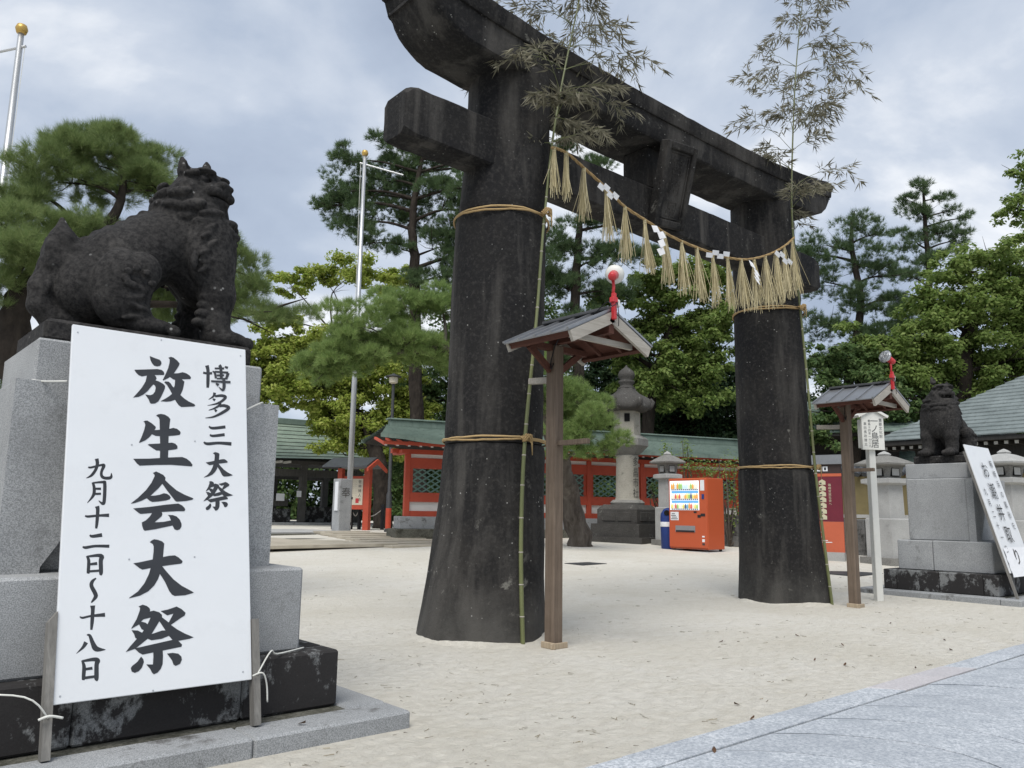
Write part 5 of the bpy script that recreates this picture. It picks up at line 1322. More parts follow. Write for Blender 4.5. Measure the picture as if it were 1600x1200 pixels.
for i in range(nf + 1):
    p = fa.lerp(fb2, i / nf); z = zg(p.x, p.y)
    MB().box(p.x - .13, p.x + .13, p.y - .13, p.y + .13, z - .1, z + .92, .02).build('post', MAT['fence_stone'], fence)
    if i < nf:
        q = fa.lerp(fb2, (i + 1) / nf); z1 = zg(q.x, q.y)
        MB().bar(p + fd * .13 + Vector((0, 0, z + .80)), q - fd * .13 + Vector((0, 0, z1 + .80)), .2, .2, b=.01).build('top_rail', MAT['fence_stone'], fence)
        MB().bar(p + fd * .13 + Vector((0, 0, z + .15)), q - fd * .13 + Vector((0, 0, z1 + .15)), .24, .3, b=.01).build('base_rail', MAT['fence_stone'], fence)
        for w_ in (.33, .67):
            r_ = p.lerp(q, w_); MB().box(r_.x - .1, r_.x + .1, r_.y - .14, r_.y + .14, z + .30, z + .70, .01).build('baluster', MAT['fence_stone'], fence)
ew = thing('tile_capped_wall', 'ochre earthen wall capped with dark roof tiles beside the stone lantern', 'wall', gp(23, 9.6))
e0, e1 = Vector((23.2, 12.6, 0)), Vector((23.6, 6.6, 0)); zE = zg(23, 10)
MB().bar(e0 + Vector((0, 0, zE + 1.05)), e1 + Vector((0, 0, zE + 1.05)), .3, 2.1).build('wall', MAT['earth_wall'], ew)
MB().bar(e0 + Vector((0, 0, zE + .95)), e1 + Vector((0, 0, zE + .95)), .34, .10).build('timber_rail', MAT['lantern_pale'], ew)
for k in range(30):
    p = e0.lerp(e1, k / 29) + Vector((0, 0, zE))
    MB().tube([p + Vector((-.42, 0, 2.14)), p + Vector((0, 0, 2.38))], .075, 8).build('roof_tile', MAT['tile_dark'], ew)
MB().bar(e0 + Vector((0, 0, zE + 2.40)), e1 + Vector((0, 0, zE + 2.40)), .2, .16).build('ridge_tile', MAT['tile_dark'], ew)

# ------------------------------------------------------------------ office building with hipped roof on the right
hb0 = onD(1362, 692, 25.5); hb1 = onD(1640, 673, 21.5); zE_ = hb0.z
hv = Vector((hb1.x - hb0.x, hb1.y - hb0.y, 0)).normalized(); hn = Vector((-hv.y, hv.x, 0)); hn = -hn if hn.dot(Vector((hb0.x, hb0.y, 0))) < 0 else hn
HT = Matrix(((hv.x, hn.x, 0, hb0.x), (hv.y, hn.y, 0, hb0.y), (0, 0, 1, 0), (0, 0, 0, 1)))
ob = thing('hip_roofed_office', 'low building with grey-green hipped roof behind the open-mouth lion', 'building', (hb0.x, hb0.y, zg(hb0.x, hb0.y)))
HL, HD, HR = 15.0, 9.0, 3.1; g0 = zg(hb0.x, hb0.y)
def hip(u, t): # u 0..1 along eave, t 0..1 up
    run = HD / 2 * t; return (lerp(run * 1.15, HL - run, u), run, zE_ + .03 + HR * t)
m = MB(HT); nc = 24
for c in range(nc):
    t0, t1 = c / nc, (c + 1) / nc
    a, b = hip(0, t0), hip(1, t0); c1_, d1_ = hip(1, t1), hip(0, t1)
    m.add([(a[0], a[1], a[2] + .035), (b[0], b[1], b[2] + .035), c1_, d1_, a, b], [(0, 1, 2, 3), (4, 5, 1, 0)])
    # hip end on the left
    def hl(v, t): run = HD / 2 * t; return (run * 1.15, lerp(run, HD - run, v), zE_ + .03 + HR * t)
    a, b, c2_, d2_ = hl(0, t0), hl(1, t0), hl(1, t1), hl(0, t1)
    m.add([(a[0], a[1], a[2] + .035), (b[0], b[1], b[2] + .035), c2_, d2_, a, b], [(3, 2, 1, 0), (0, 1, 5, 4)])
m.build('roof', MAT['roof_grey'], ob)
MB(HT).box(.05, HL, .05, HD, zE_ - .12, zE_ + .0).build('eave_board', MAT['dark_timber'], ob)
MB(HT).box(1.1, HL - 1, 1.1, HD - 1, g0, zE_ - .13).build('wall', MAT['earth_wall'], ob)
for k in range(5):
    x = 1.1 + 2.6 * k; MB(HT).box(x, x + .2, 1.06, 1.09, g0, zE_ - .14).build('post', MAT['dark_timber'], ob)
MB(HT).box(.9, HL - .8, .95, 1.05, zE_ - .55, zE_ - .14).build('head_beam', MAT['dark_timber'], ob)
k = .3
while k < HL - .3:
    r_ = MB(HT).box(k - .05, k + .05, .3, 1.06, zE_ - .24, zE_ - .14).build('rafter', MAT['dark_timber'], ob)
    MB(HT).box(k - .05, k + .05, .285, .299, zE_ - .235, zE_ - .145).build('rafter_tip', MAT['white_paint'], r_); k += .27

# green roof seen between the gate pillar and the roofed post
cr_p = onD(1300, 645, 30); gr = thing('side_hall', 'hall with green copper roof behind the far gate pillar', 'building', gp(cr_p.x, cr_p.y))
zc = zg(cr_p.x, cr_p.y); vd = Vector((cr_p.x, cr_p.y, 0)).normalized(); sd_ = Vector((vd.y, -vd.x, 0))
T3 = Matrix(((sd_.x, vd.x, 0, cr_p.x), (sd_.y, vd.y, 0, cr_p.y), (0, 0, 1, 0), (0, 0, 0, 1)))
MB(T3).box(-1.6, 2.2, 0, 3, zc, 4.2).build('wall', MAT['dark_timber'], gr)
m = MB(T3)
for c in range(10):
    t0, t1 = c / 10, (c + 1) / 10; m.add([(-2.2 + t0, -1.4 + 2.6 * t0, 4.2 + 1.5 * t0 + .04), (2.8 - t0 * .5, -1.4 + 2.6 * t0, 4.2 + 1.5 * t0 + .04), (2.8 - t1 * .5, -1.4 + 2.6 * t1, 4.2 + 1.5 * t1), (-2.2 + t1, -1.4 + 2.6 * t1, 4.2 + 1.5 * t1), (-2.2 + t0, -1.4 + 2.6 * t0, 4.2 + 1.5 * t0), (2.8 - t0 * .5, -1.4 + 2.6 * t0, 4.2 + 1.5 * t0)], [(0, 1, 2, 3), (4, 5, 1, 0)])
m.build('roof', MAT['copper'], gr); MB(T3).box(-2.1, 2.7, -1.35, 3, 4.08, 4.19).build('eave_board', MAT['dark_timber'], gr)

# ------------------------------------------------------------------ orange information board behind the far pillar
ib = onD(1285, 873, 19.4); ibz = zg(ib.x, ib.y)
bv = Vector((ib.x, ib.y, 0)).normalized(); bs = Vector((bv.y, -bv.x, 0)); bs = (bs - bv * .25).normalized(); 
IT = frame((ib.x, ib.y, ibz), bs, (0, 0, 1)); s_ = 19.4 / F * 1.04
info = thing('information_board', 'orange and maroon visitor information board behind the far gate pillar', 'signboard', (ib.x, ib.y, ibz))
def ip(x0, x1, z0, z1, d0, d1, name, mat, par=info): return MB(IT).box(x0 * s_, x1 * s_, z0 * s_, z1 * s_, d0, d1).build(name, MAT[mat], par)
X0, X1 = -62, 32
ip(X0, X1, -4, 12, -.10, .06, 'footing', 'lantern_pale')
ip(X0, X1, 12, 56, -.05, .0, 'lower_panel', 'sign_orange'); mp_ = ip(X0, X1, 56.2, 122, -.05, .0, 'map_panel', 'sign_maroon')
ip(X0, X1, 122.2, 126.5, -.05, .004, 'orange_stripe', 'sign_orange'); hd_ = ip(X0, X1, 126.7, 140, -.05, .0, 'header', 'sign_brown'); ip(X0 - 3, X1 + 3, 140.2, 154, -.12, .06, 'hood', 'sheet_metal')
for k in range(3):
    a = -10 + 8.2 * k; q = ip(a, a + 7, 130, 137, .0005, .006, 'pictogram', 'paper', hd_); ip(a + 2, a + 5, 131.5, 135.5, .0062, .008, 'pictogram_mark', 'ink', hd_)
for k in range(7):
    z0 = 110 - 8.5 * k
    def ema(x, z, w=9.5, h=8):
        o = normals_out(MB(IT).prism([(x * s_, z * s_), ((x + w) * s_, z * s_), ((x + w) * s_, (z + h * .65) * s_), ((x + w / 2) * s_, (z + h) * s_), (x * s_, (z + h * .65) * s_)], (0, 0, .0005), (1, 0, 0), (0, 1, 0), (0, 0, .008)).build('wooden_plaque', MAT['ema_cream'], mp_))
        MB(IT).box((x + 1) * s_, (x + 4) * s_, (z + 1.2) * s_, (z + 3.2) * s_, .0086, .0095).build('plaque_picture', MAT['ink'], mp_)
    ema(0, z0)
    if k == 0: ema(-10.5, z0); ema(-21, z0)
for a, b_, c_ in ((-13, -5, 1), (-24, -15, 1)):
    for zz_, h_ in ((84, 17), (74, 8.5), (64, 8.5)): ip(a, b_, zz_, zz_ + h_, .0005, .003, 'poster', 'paper', mp_)
vtext('箱崎宮放生会へ', IT @ Matrix.Translation((15 * s_, 108 * s_, 0)), 4.2 * s_, 4.6 * s_, MAT['ema_cream'], mp_, thick=.003)
MB(IT).bar((-5 * s_, 40 * s_, .003), (-2.5 * s_, 43 * s_, .003), .004, 1.2 * s_, up=(1, 0, 0)).build('arrow', MAT['paper'], info); MB(IT).bar((-2.5 * s_, 43 * s_, .003), (0, 40 * s_, .003), .004, 1.2 * s_, up=(1, 0, 0)).build('arrow', MAT['paper'], info)
for z0, x1 in ((33, 2), (28, 9), (25.5, 15)): ip(-8, x1, z0, z0 + 1.1, .0005, .002, 'text_line', 'paper')
# flat metal covers in the sand
for x, y, sx_, sy_, lab in ((*onG(915, 881).xy, .75, .55, 'dark metal drain cover set in the sand before the red wall'), (*onG(1325, 896).xy, 1.1, .9, 'dark metal cover plate in the sand by the far pedestal')):
    z = zg(x, y); tag(MB().box(x - sx_ / 2, x + sx_ / 2, y - sy_ / 2, y + sy_ / 2, z - .03, z + .012, .004).build('drain_cover', MAT['iron'], loc=(x, y, z)), lab, 'drain cover')

# ------------------------------------------------------------------ flagpoles
def flagpole(base, top, r, arm, lab, stones=True):
    t = thing('flagpole', lab, 'flagpole', base, 'steel flagpoles'); b = Vector(base); T_ = Vector((b.x, b.y, top))
    MB().tube([b - Vector((0, 0, .3)), b.lerp(T_, .45), T_], [r, r * .9, r * .62], 14).build('pole', MAT['steel'], t, True)
    MB().lathe([(.01, -.13), (.10, -.1), (.13, 0), (.10, .09), (.02, .12)], 14, (b.x, b.y, top + .1)).build('finial', MAT['gold'], t, True)
    ab = T_ + Vector((0, 0, -.35)); A_ = Vector(arm); MB().tube([ab - A_ * .12, ab + A_], [.03, .03], 8).build('yard_arm', MAT['steel'], t)
    MB().tube([ab - A_ * .1, Vector((b.x - A_.x * .03, b.y - A_.y * .03, b.z + 2.4))], .008, 4).build('halyard', MAT['rope_white'], t)
    for z in (.25, 1.15): MB().lathe([(r * 1.25, z), (r * 1.25, z + .08)], 14, tuple(b)).build('band', MAT['iron'], t)
    return t
fpD = 28.6; fb_ = onD(543, 832, fpD); fb_.z = zg(fb_.x, fb_.y); ftop = onD(565, 243, fpD).z
flagpole(fb_, ftop, .105, Vector((_cy, -_sy, 0)) * 1.45 + Vector((.1, .1, -.35)), 'steel flagpole with gold ball standing at the inscribed stone by the planks')
fp2 = onD(9, 250, 16.5); fp2.z = zg(fp2.x, fp2.y); flagpole(fp2, onD(36, 52, 16.5).z, .10, -Vector((_cy, -_sy, 0)) * 1.2 + Vector((0, 0, -.3)), 'steel flagpole with gold ball rising behind the clipped pine')
stn = thing('inscribed_stone', 'square grey granite stone post with a carved character beside the flagpole', 'stone post', fb_)
sc = fpD / F; vdir = Vector((fb_.x, fb_.y, 0)).normalized(); sdir = Vector((vdir.y, -vdir.x, 0))
for dx_, w_, h_ in ((-10.5, 9, 81),):
    c_ = fb_ + sdir * dx_ * sc - vdir * .15
    Ts = Matrix.Translation(c_) @ Matrix.Rotation(math.atan2(vdir.y, vdir.x) - math.pi / 2 + .55, 4, 'Z')
    so_ = MB(Ts).box(-.235, .235, -.235, .235, -.2, h_ * sc, .015).build('stone', MAT['granite'], stn)
    vtext('奉', Ts @ frame((0, -.2365, h_ * sc - .62), (1, 0, 0), (0, 0, 1)), .38, .4, MAT['char_stone'], so_)
    MB(Ts).box(-.27, -.2365, -.14, .05, .75, 1.75).build('paper_notice', MAT['paper'], so_)

# ------------------------------------------------------------------ roofed red notice board, lamp post, chain posts
nD = 31.0; nb_ = onD(572, 826, nD); nb_.z = zg(nb_.x, nb_.y); ns = nD / F
NV = Vector((nb_.x, nb_.y, 0)).normalized(); NS = Vector((NV.y, -NV.x, 0)); NS = (NS * .86 - NV * .5).normalized()
NTm = frame(nb_, NS, (0, 0, 1))
nbd = thing('roofed_notice_board', 'small red roofed notice board with a cream panel beside the flagpole', 'notice board', nb_)
MB(NTm).box(-.12, .12, 0, 2.35, -.10, .10).build('post', MAT['vermilion'], nbd); MB(NTm).box(-1.30, -1.10, 0, 2.35, -.1, .1).build('post', MAT['vermilion'], nbd)
pn_ = MB(NTm).box(-1.099, -.121, .78, 2.05, -.05, .02).build('panel_frame', MAT['vermilion'], nbd)
cp_ = MB(NTm).box(-1.04, -.2, .95, 1.95, .0205, .03).build('cream_panel', MAT['board_cream'], pn_)
vtext('敬神婦人会', NTm @ Matrix.Translation((-.33, 1.78, .031)), .14, .17, MAT['ink'], cp_)
for k in range(5): vtext('一' * 9, NTm @ Matrix.Translation((-.5 - .12 * k, 1.80, .031)) , .05, .085, MAT['ink_soft'], cp_)
MB(NTm).box(-.5, -.36, 1.02, 1.2, .0305, .034).build('red_seal', MAT['red_plastic'], cp_)
for s in (-1, 1):
    MB(NTm).bar((-1.6, 2.62, 0), (.35, 2.62, 0), .04, .10, up=(0, 0, 1)).build('ridge_beam', MAT['vermilion'], nbd) if s > 0 else None
    m = MB(NTm); m.box(-1.6, .35, 0, 1, 0, 1); m.v = [NTm @ Vector((a[0], lerp(2.72, 2.36, a[1]) + .05 * a[2], s * .75 * a[1])) for a in [(x_, y_, z_) for z_ in (0, 1) for y_ in (0, 1) for x_ in (-1.6, .35)]]
    normals_out(m.build('roof_slope', MAT['tile_dark'], nbd))
    m = MB(NTm); m.add([(.352, 2.70, 0), (.352, 2.33, s * .74), (.352, 2.20, s * .74), (.352, 2.52, 0), (.42, 2.70, 0), (.42, 2.33, s * .74), (.42, 2.20, s * .74), (.42, 2.52, 0)], [(0, 1, 2, 3), (7, 6, 5, 4), (0, 4, 5, 1), (2, 6, 7, 3), (1, 5, 6, 2)]); normals_out(m.build('gable_board', MAT['vermilion'], nbd))
lpD = 29.5; lp0 = onD(606, 828, lpD); lp0.z = zg(lp0.x, lp0.y); ltop = onD(616, 600, lpD).z
lpo = thing('street_lamp', 'slim grey lamp post with flat lamp head at the end of the red wall', 'street lamp', lp0)
MB().lathe([(.14, -.1), (.14, .08), (.10, .1), (.10, 1.35), (.065, 1.42), (.055, ltop - lp0.z)], 14, tuple(lp0)).build('pole', MAT['iron'], lpo, 'auto')
MB().lathe([(.102, .12), (.102, .85)], 14, tuple(lp0)).build('red_wrap', MAT['vermilion_dim'], lpo)
MB().lathe([(.07, 0), (.16, .05), (.17, .24), (.15, .26)], 16, (lp0.x, lp0.y, ltop)).build('lamp_glass', MAT['board_cream'], lpo, 'auto'); MB().lathe([(.30, .261), (.30, .29), (.08, .36), (.03, .40)], 16, (lp0.x, lp0.y, ltop)).build('lamp_hood', MAT['iron'], lpo, 'auto')
prev = None
for i, (x, y) in enumerate(((548, 824), (561, 824), (597, 822), (520, 824))):
    b = onD(x, y, 32); b.z = zg(b.x, b.y); t = thing('chain_post', 'black iron chain post ' + ('between the inscribed stone and the red notice board', 'under the cream panel of the red notice board', 'beside the lamp post at the red wall', 'hidden behind the inscribed stone')[i], 'bollard', b, 'chain posts by the notice board')
    MB().lathe([(.075, -.1), (.075, .92), (.05, .97), (.01, 1.0)], 12, tuple(b)).build('post', MAT['black_plastic'], t, 'auto')
    if i in (1, 2):
        a = prev + Vector((0, 0, .8)); c = b + Vector((0, 0, .8)); mid = (a + c) / 2 - Vector((0, 0, .28)); MB().tube(smooth_path([a, mid, c], 6), .02, 5).build('chain', MAT['rope_white'], t, True)
    prev = b

# ------------------------------------------------------------------ water pavilion far left
tD = 40.0; tp = onD(470, 812, tD); tz = .45; tp.z = tz; ts = tD / F
TV = Vector((tp.x, tp.y, 0)).normalized(); TSd = Vector((TV.y, -TV.x, 0)); tr_ = (TSd * .93 + TV * .36).normalized(); tb_ = Vector((-tr_.y, tr_.x, 0))
TT = Matrix(((tr_.x, tb_.x, 0, tp.x), (tr_.y, tb_.y, 0, tp.y), (0, 0, 1, tz), (0, 0, 0, 1)))
pav = thing('water_pavilion', 'dark timber pavilion with pale green roof and stone water trough', 'pavilion', tp)
MB(TT).box(-7.5, 3.6, -.8, 5, -.1, .12).build('paved_floor', MAT['granite_slab'], pav)
for x in (-6.0, -.0, 2.9):
    for y in (0, 4.2): MB(TT).box(x - .16, x + .16, y - .16, y + .16, .12, 2.95, .01).build('post', MAT['grey_timber'], pav)
for y in (0, 4.2): MB(TT).box(-6.3, 3.2, y - .12, y + .12, 2.35, 2.70).build('beam', MAT['grey_timber'], pav); 
MB(TT).box(-6.6, 3.5, -.2, .2, 2.95, 3.2).build('purlin', MAT['grey_timber'], pav)
for x in (-5.7, -3.9, -2.1): 
    tr = MB(TT).box(x, x + 1.7, .35, 1.3, .12, .78, .03).build('trough', MAT['granite_dark'], pav); MB(TT).box(x + .15, x + 1.55, .40, 1.2, .9, 1.25).build('ladle_rack', MAT['grey_timber'], pav)
MB(TT).box(.3, 2.6, .35, 1.3, .12, .9, .03).build('trough', MAT['granite_dark'], pav)
for k in range(9): MB(TT).box(-4.5 + k * .42, -4.38 + k * .42, -1.0, .3, 2.95, 3.05).build('rafter', MAT['white_paint'], pav)
MB(TT).box(-1.3, -.9, -.02, .02, 1.15, 1.5).build('white_notice', MAT['paper'], pav); MB(TT).box(-.35, -.12, -.2, -.17, 1.35, 1.65).build('white_notice', MAT['paper'], pav)
m = MB(TT)
for s in (-1, 1):
    for c in range(10):
        t0, t1 = c / 10, (c + 1) / 10; f_ = lambda t: 3.1 + 2.1 * (t ** 1.4 * .5 + t * .5); y_ = lambda t: 2.1 + s * 3.4 * (1 - t)
        m.sheet([[(-8, y_(t0), f_(t0) + .03), (-2, y_(t0), f_(t0) + .03), (3.9 + .5 * (1 - t0), y_(t0), f_(t0) + .03 + .2 * (1 - t0))], [(-8, y_(t1), f_(t1)), (-2, y_(t1), f_(t1)), (3.9 + .5 * (1 - t1), y_(t1), f_(t1) + .2 * (1 - t1))]])
m.build('roof', MAT['copper_pale'], pav)
m = MB(TT); m.sheet([[(-8, -1.2, 2.98), (4.2, -1.2, 3.1)], [(-8, 2.1, 5.0), (4.0, 2.1, 5.0)], [(-8, 5.4, 2.98), (4.2, 5.4, 3.1)]]); m.build('roof_soffit', MAT['grey_timber'], pav)
MB(TT).box(-8, 3.9, 1.9, 2.3, 5.1, 5.42, .03).build('roof_ridge', MAT['copper'], pav)
# ------------------------------------------------------------------ trees
def tri_tufts(C, Dn, R, n, L, w, spread):
    """needle tufts: C (N,3) centres, Dn (N,3) axes -> thin triangles"""
    N = len(C); d = np.repeat(Dn, n, 0) + R.normal(size=(N * n, 3)) * spread; d /= np.linalg.norm(d, axis=1, keepdims=True)
    p = np.repeat(C, n, 0) + d * 0.0 + R.normal(size=(N * n, 3)) * L * .10
    s = np.cross(d, R.normal(size=(N * n, 3))); s /= np.linalg.norm(s, axis=1, keepdims=True) + 1e-9
    l = L * R.uniform(.7, 1.15, (N * n, 1))
    V = np.stack([p - s * w / 2, p + s * w / 2, p + d * l], 1).reshape(-1, 3)
    return V, np.arange(len(V)).reshape(-1, 3)
def leaf_quads(P, Nn, R, L, w):
    N = len(P); ax = np.cross(Nn, R.normal(size=(N, 3))); ax /= np.linalg.norm(ax, axis=1, keepdims=True) + 1e-9
    ax = ax + np.array((0, 0, -.25)); ax /= np.linalg.norm(ax, axis=1, keepdims=True); b = np.cross(Nn, ax); b /= np.linalg.norm(b, axis=1, keepdims=True) + 1e-9
    l = L * R.uniform(.65, 1.25, (N, 1)); ww = w * R.uniform(.7, 1.2, (N, 1)); nn = np.cross(ax, b)
    V = np.stack([P - ax * l / 2, P + b * ww / 2 + nn * l * .08, P + ax * l / 2, P - b * ww / 2 + nn * l * .08], 1).reshape(-1, 3)
    return V, np.arange(len(V)).reshape(-1, 4)
def pxblob(x, y, rx, ry, D, depth=1.0):
    c = onD(x, y, D); s = D / F; return np.array(c), np.array((rx * s, rx * s * depth, ry * s))
def limbs(t, trunk, rads, targets, R, mat, rb=.05, sag=.0, n_side=6):
    P = smooth_path(trunk, 6); rr = [interp([(i / (len(rads) - 1), r) for i, r in enumerate(rads)], k / (len(P) - 1)) for k in range(len(P))]
    P = [p + Vector((R.normal(), R.normal(), 0)) * r * .12 for p, r in zip(P, rr)]
    MB().tube(P, rr, 12).build('trunk', mat, t, True)
    b = MB()
    for c, rad_ in targets:
        c = Vector(c); k = min(range(len(P)), key=lambda i: (P[i] - c).length + (0.8 * max(0, P[i].z - c.z + .2)) * 1.6)
        a = P[k]; mid = a.lerp(c, .5) + Vector((R.normal() * .15, R.normal() * .15, .12 - sag)) * (c - a).length * .5
        r0 = min(rr[k] * .6, rb * (1 + .25 * (c - a).length)); path_ = smooth_path([a, mid, c], 5)
        b.tube(path_, [r0 * (1 - .78 * i / (len(path_) - 1)) for i in range(len(path_))], n_side)
        for q in range(5):                        # twigs into the blob
            e = c + Vector([float(v) for v in np.clip(R.normal(size=3), -1.2, 1.2) * np.array(rad_) * .55]); s0 = path_[int(R.integers(len(path_) // 2, len(path_)))]
            b.tube([s0, s0.lerp(e, .5) + Vector((0, 0, R.normal() * .1 * rad_[2])), e], [r0 * .3, r0 * .2, r0 * .06], 4)
    b.build('limbs', mat, t, True)['kind'] = 'stuff'
def pine(name, lab, trunk, rads, blobs_, mat, needle, w, dens, n_need, seed, group, shell=.55, bark='bark', spread=.55, rb=.05):
    R = np.random.default_rng(seed); base = trunk[0]; t = thing(name, lab, 'tree', base, group)
    blobs = [(c, r * np.array((1.15, 1.15, 1.2))) for c, r in blobs_]
    limbs(t, trunk, rads, blobs, R, MAT[bark], rb)
    CC, DD = [], []
    for c, r in blobs:
        vol = (r[0] * r[1] * r[2]) ** (2 / 3); n = max(12, int(dens * vol))
        # sub-pads keep the outline uneven
        ns = max(7, int(7 + vol * 2.2)); sub = R.normal(size=(ns, 3)); sub /= np.linalg.norm(sub, axis=1, keepdims=True); sub = sub * R.uniform(.15, .95, (ns, 1)) * r + c; sub[:, 2] = np.maximum(sub[:, 2], c[2] - r[2] * .5)
        sr = r * R.uniform(.32, .52, (ns, 1))
        k = R.integers(0, ns, n); d = R.normal(size=(n, 3)); d /= np.linalg.norm(d, axis=1, keepdims=True); d[:, 2] = np.where(d[:, 2] < -.35, -d[:, 2], d[:, 2])
        u = R.uniform(shell, 1.0, (n, 1)); p = sub[k] + d * u * sr[k]
        ax = d + np.array((0, 0, .75)) + (p - c) / r * .5; ax /= np.linalg.norm(ax, axis=1, keepdims=True); CC.append(p); DD.append(ax)
    V, Fc = tri_tufts(np.concatenate(CC), np.concatenate(DD), R, n_need, needle, w, spread)
    o = np_obj('crown', V, Fc, MAT[mat], t); o['kind'] = 'stuff'; return t
def broadleaf(name, lab, trunk, rads, blobs_, mat, leaf, dens, seed, group, bark='bark', rb=.08, shell=.2):
    R = np.random.default_rng(seed); base = trunk[0]; t = thing(name, lab, 'tree', base, group)
    blobs = [(c, r * 1.25) for c, r in blobs_]
    limbs(t, trunk, rads, blobs, R, MAT[bark], rb)
    PP, NN = [], []
    for c, r in blobs:
        vol = (r[0] * r[1] * r[2]) ** (2 / 3); n = int(dens * vol)
        ns = max(12, int(12 + vol * 5)); sub = R.normal(size=(ns, 3)); sub /= np.linalg.norm(sub, axis=1, keepdims=True); sub = sub * R.uniform(.2, 1.0, (ns, 1)) * r + c; sr = r.mean() * R.uniform(.18, .36, (ns, 1)) * np.array((1.2, 1.2, .7))
        k = R.integers(0, ns, n); d = R.normal(size=(n, 3)); d /= np.linalg.norm(d, axis=1, keepdims=True)
        u = R.uniform(shell, 1.0, (n, 1)); p = sub[k] + d * u * sr[k]; nn = d * .6 + np.array((0, 0, .7)) + R.normal(size=(n, 3)) * .45; nn /= np.linalg.norm(nn, axis=1, keepdims=True); PP.append(p); NN.append(nn)
    V, Fc = leaf_quads(np.concatenate(PP), np.concatenate(NN), R, leaf, leaf * .55)
    o = np_obj('crown', V, Fc, MAT[mat], t); o['kind'] = 'stuff'; return t
def ground_pt(x, y, D): p = onD(x, y, D); p.z = zg(p.x, p.y) - .1; return p
PB = lambda L, D, dep=1.0: [pxblob(x, y, rx, ry, D + (d[0] if d else 0), dep) for x, y, rx, ry, *d in L]
# clipped black pine behind the near lion
pine('black_pine', 'clipped black pine with broad needle pads behind the closed-mouth lion', [ground_pt(75, 800, 9.2), onD(45, 650, 9.2), onD(22, 530, 9.1), onD(45, 440, 9.1), onD(120, 385, 9.3), onD(180, 335, 9.5), onD(195, 270, 9.6)], [.24, .22, .19, .12, .08, .06, .03],
     [(c, r * 1.4) for c, r in PB([(150, 258, 70, 34, .4), (90, 285, 48, 26, .2), (215, 285, 60, 30, .5), (165, 225, 42, 24, .5), (250, 300, 34, 24, .7), (60, 300, 26, 16, .2), (45, 385, 62, 38, -.6), (5, 350, 48, 32, -.7), (120, 372, 48, 30, -.2), (95, 420, 46, 30, -.2), (20, 430, 40, 28, -.4), (175, 370, 46, 26, .3), (385, 430, 24, 34, 1.2), (380, 470, 30, 30, 1.1), (430, 492, 40, 24, 1.0), (350, 400, 28, 28, 1.3), (5, 470, 34, 20, -.3), (0, 590, 44, 40, .3), (250, 480, 60, 40, 1.4), (300, 440, 40, 40, 1.5), (130, 240, 40, 20, .6), (200, 250, 40, 20, .6), (40, 320, 40, 24, -.2)], 9.3)], 'pine_near', .125, .0036, 1500, 40, 21, 'pines', rb=.045)
# leaning pine before the red wall
lt = [ground_pt(908, 853, 23.0), onD(888, 775, 22.6), onD(868, 700, 22), onD(835, 610, 21), onD(780, 560, 20.3), onD(710, 545, 20), onD(620, 550, 19.6)]
pine('leaning_pine', 'leaning pine with light green needle clouds behind the near gate pillar', lt, [.36, .30, .26, .22, .18, .14, .06],
     PB([(530, 560, 52, 38, -.8), (500, 585, 34, 24, -.6), (575, 510, 58, 36, -.4), (640, 480, 58, 32, .2), (690, 480, 50, 34, .6), (640, 535, 62, 34, -.3), (565, 558, 56, 28, -.4), (670, 555, 50, 28, .2), (520, 575, 30, 16, -.3), (740, 540, 60, 50, .8), (790, 600, 60, 50, 1), (905, 630, 44, 40, 1.4), (935, 668, 44, 36, .8), (895, 690, 40, 34, .8), (870, 640, 40, 40, 1.4), (950, 700, 24, 18, .9), (725, 580, 40, 36, .8), (480, 570, 30, 20, -.6), (610, 520, 60, 36, .6), (560, 545, 50, 30, .4), (690, 540, 50, 40, 1.2), (540, 530, 36, 24, 0)], 19.8), 'pine_mid', .16, .0078, 950, 26, 22, 'pines', bark='bark_pale', rb=.05)
# tall dark pines
pine('tall_pine', 'tall dark pine rising beside the flagpole and above the gate beam', [ground_pt(655, 830, 33), onD(650, 600, 33), onD(648, 420, 33), onD(645, 330, 33), onD(665, 220, 33)], [.34, .28, .22, .16, .05],
     PB([(545, 250, 36, 24), (530, 300, 38, 26), (510, 322, 28, 20), (545, 345, 50, 30), (600, 285, 54, 38, 1), (660, 240, 48, 38, 1), (695, 300, 50, 44, .5), (575, 380, 34, 18), (640, 345, 46, 30, 1), (690, 385, 44, 40), (700, 430, 40, 40), (655, 440, 30, 22), (620, 270, 40, 40, 1.5), (740, 330, 50, 60), (560, 305, 50, 30, 1), (600, 225, 24, 20), (625, 390, 26, 16), (885, 232, 26, 18), (925, 262, 40, 22), (780, 400, 50, 60), (780, 300, 60, 60), (840, 250, 50, 40)], 33), 'pine_dark', .25, .015, 260, 26, 23, 'pines')
pine('tall_pine', 'tall dark pine seen between the gate pillars above the near post roof', [ground_pt(903, 830, 31), onD(903, 600, 31), onD(900, 460, 31), onD(905, 360, 31), onD(915, 300, 31)], [.28, .24, .19, .13, .04],
     PB([(890, 385, 48, 34), (945, 405, 44, 30), (880, 450, 46, 34), (955, 455, 44, 28), (905, 510, 46, 32), (870, 560, 36, 36), (920, 340, 40, 26), (850, 420, 40, 50), (1000, 400, 34, 22), (980, 350, 34, 20)], 31), 'pine_dark', .24, .015, 260, 26, 24, 'pines')
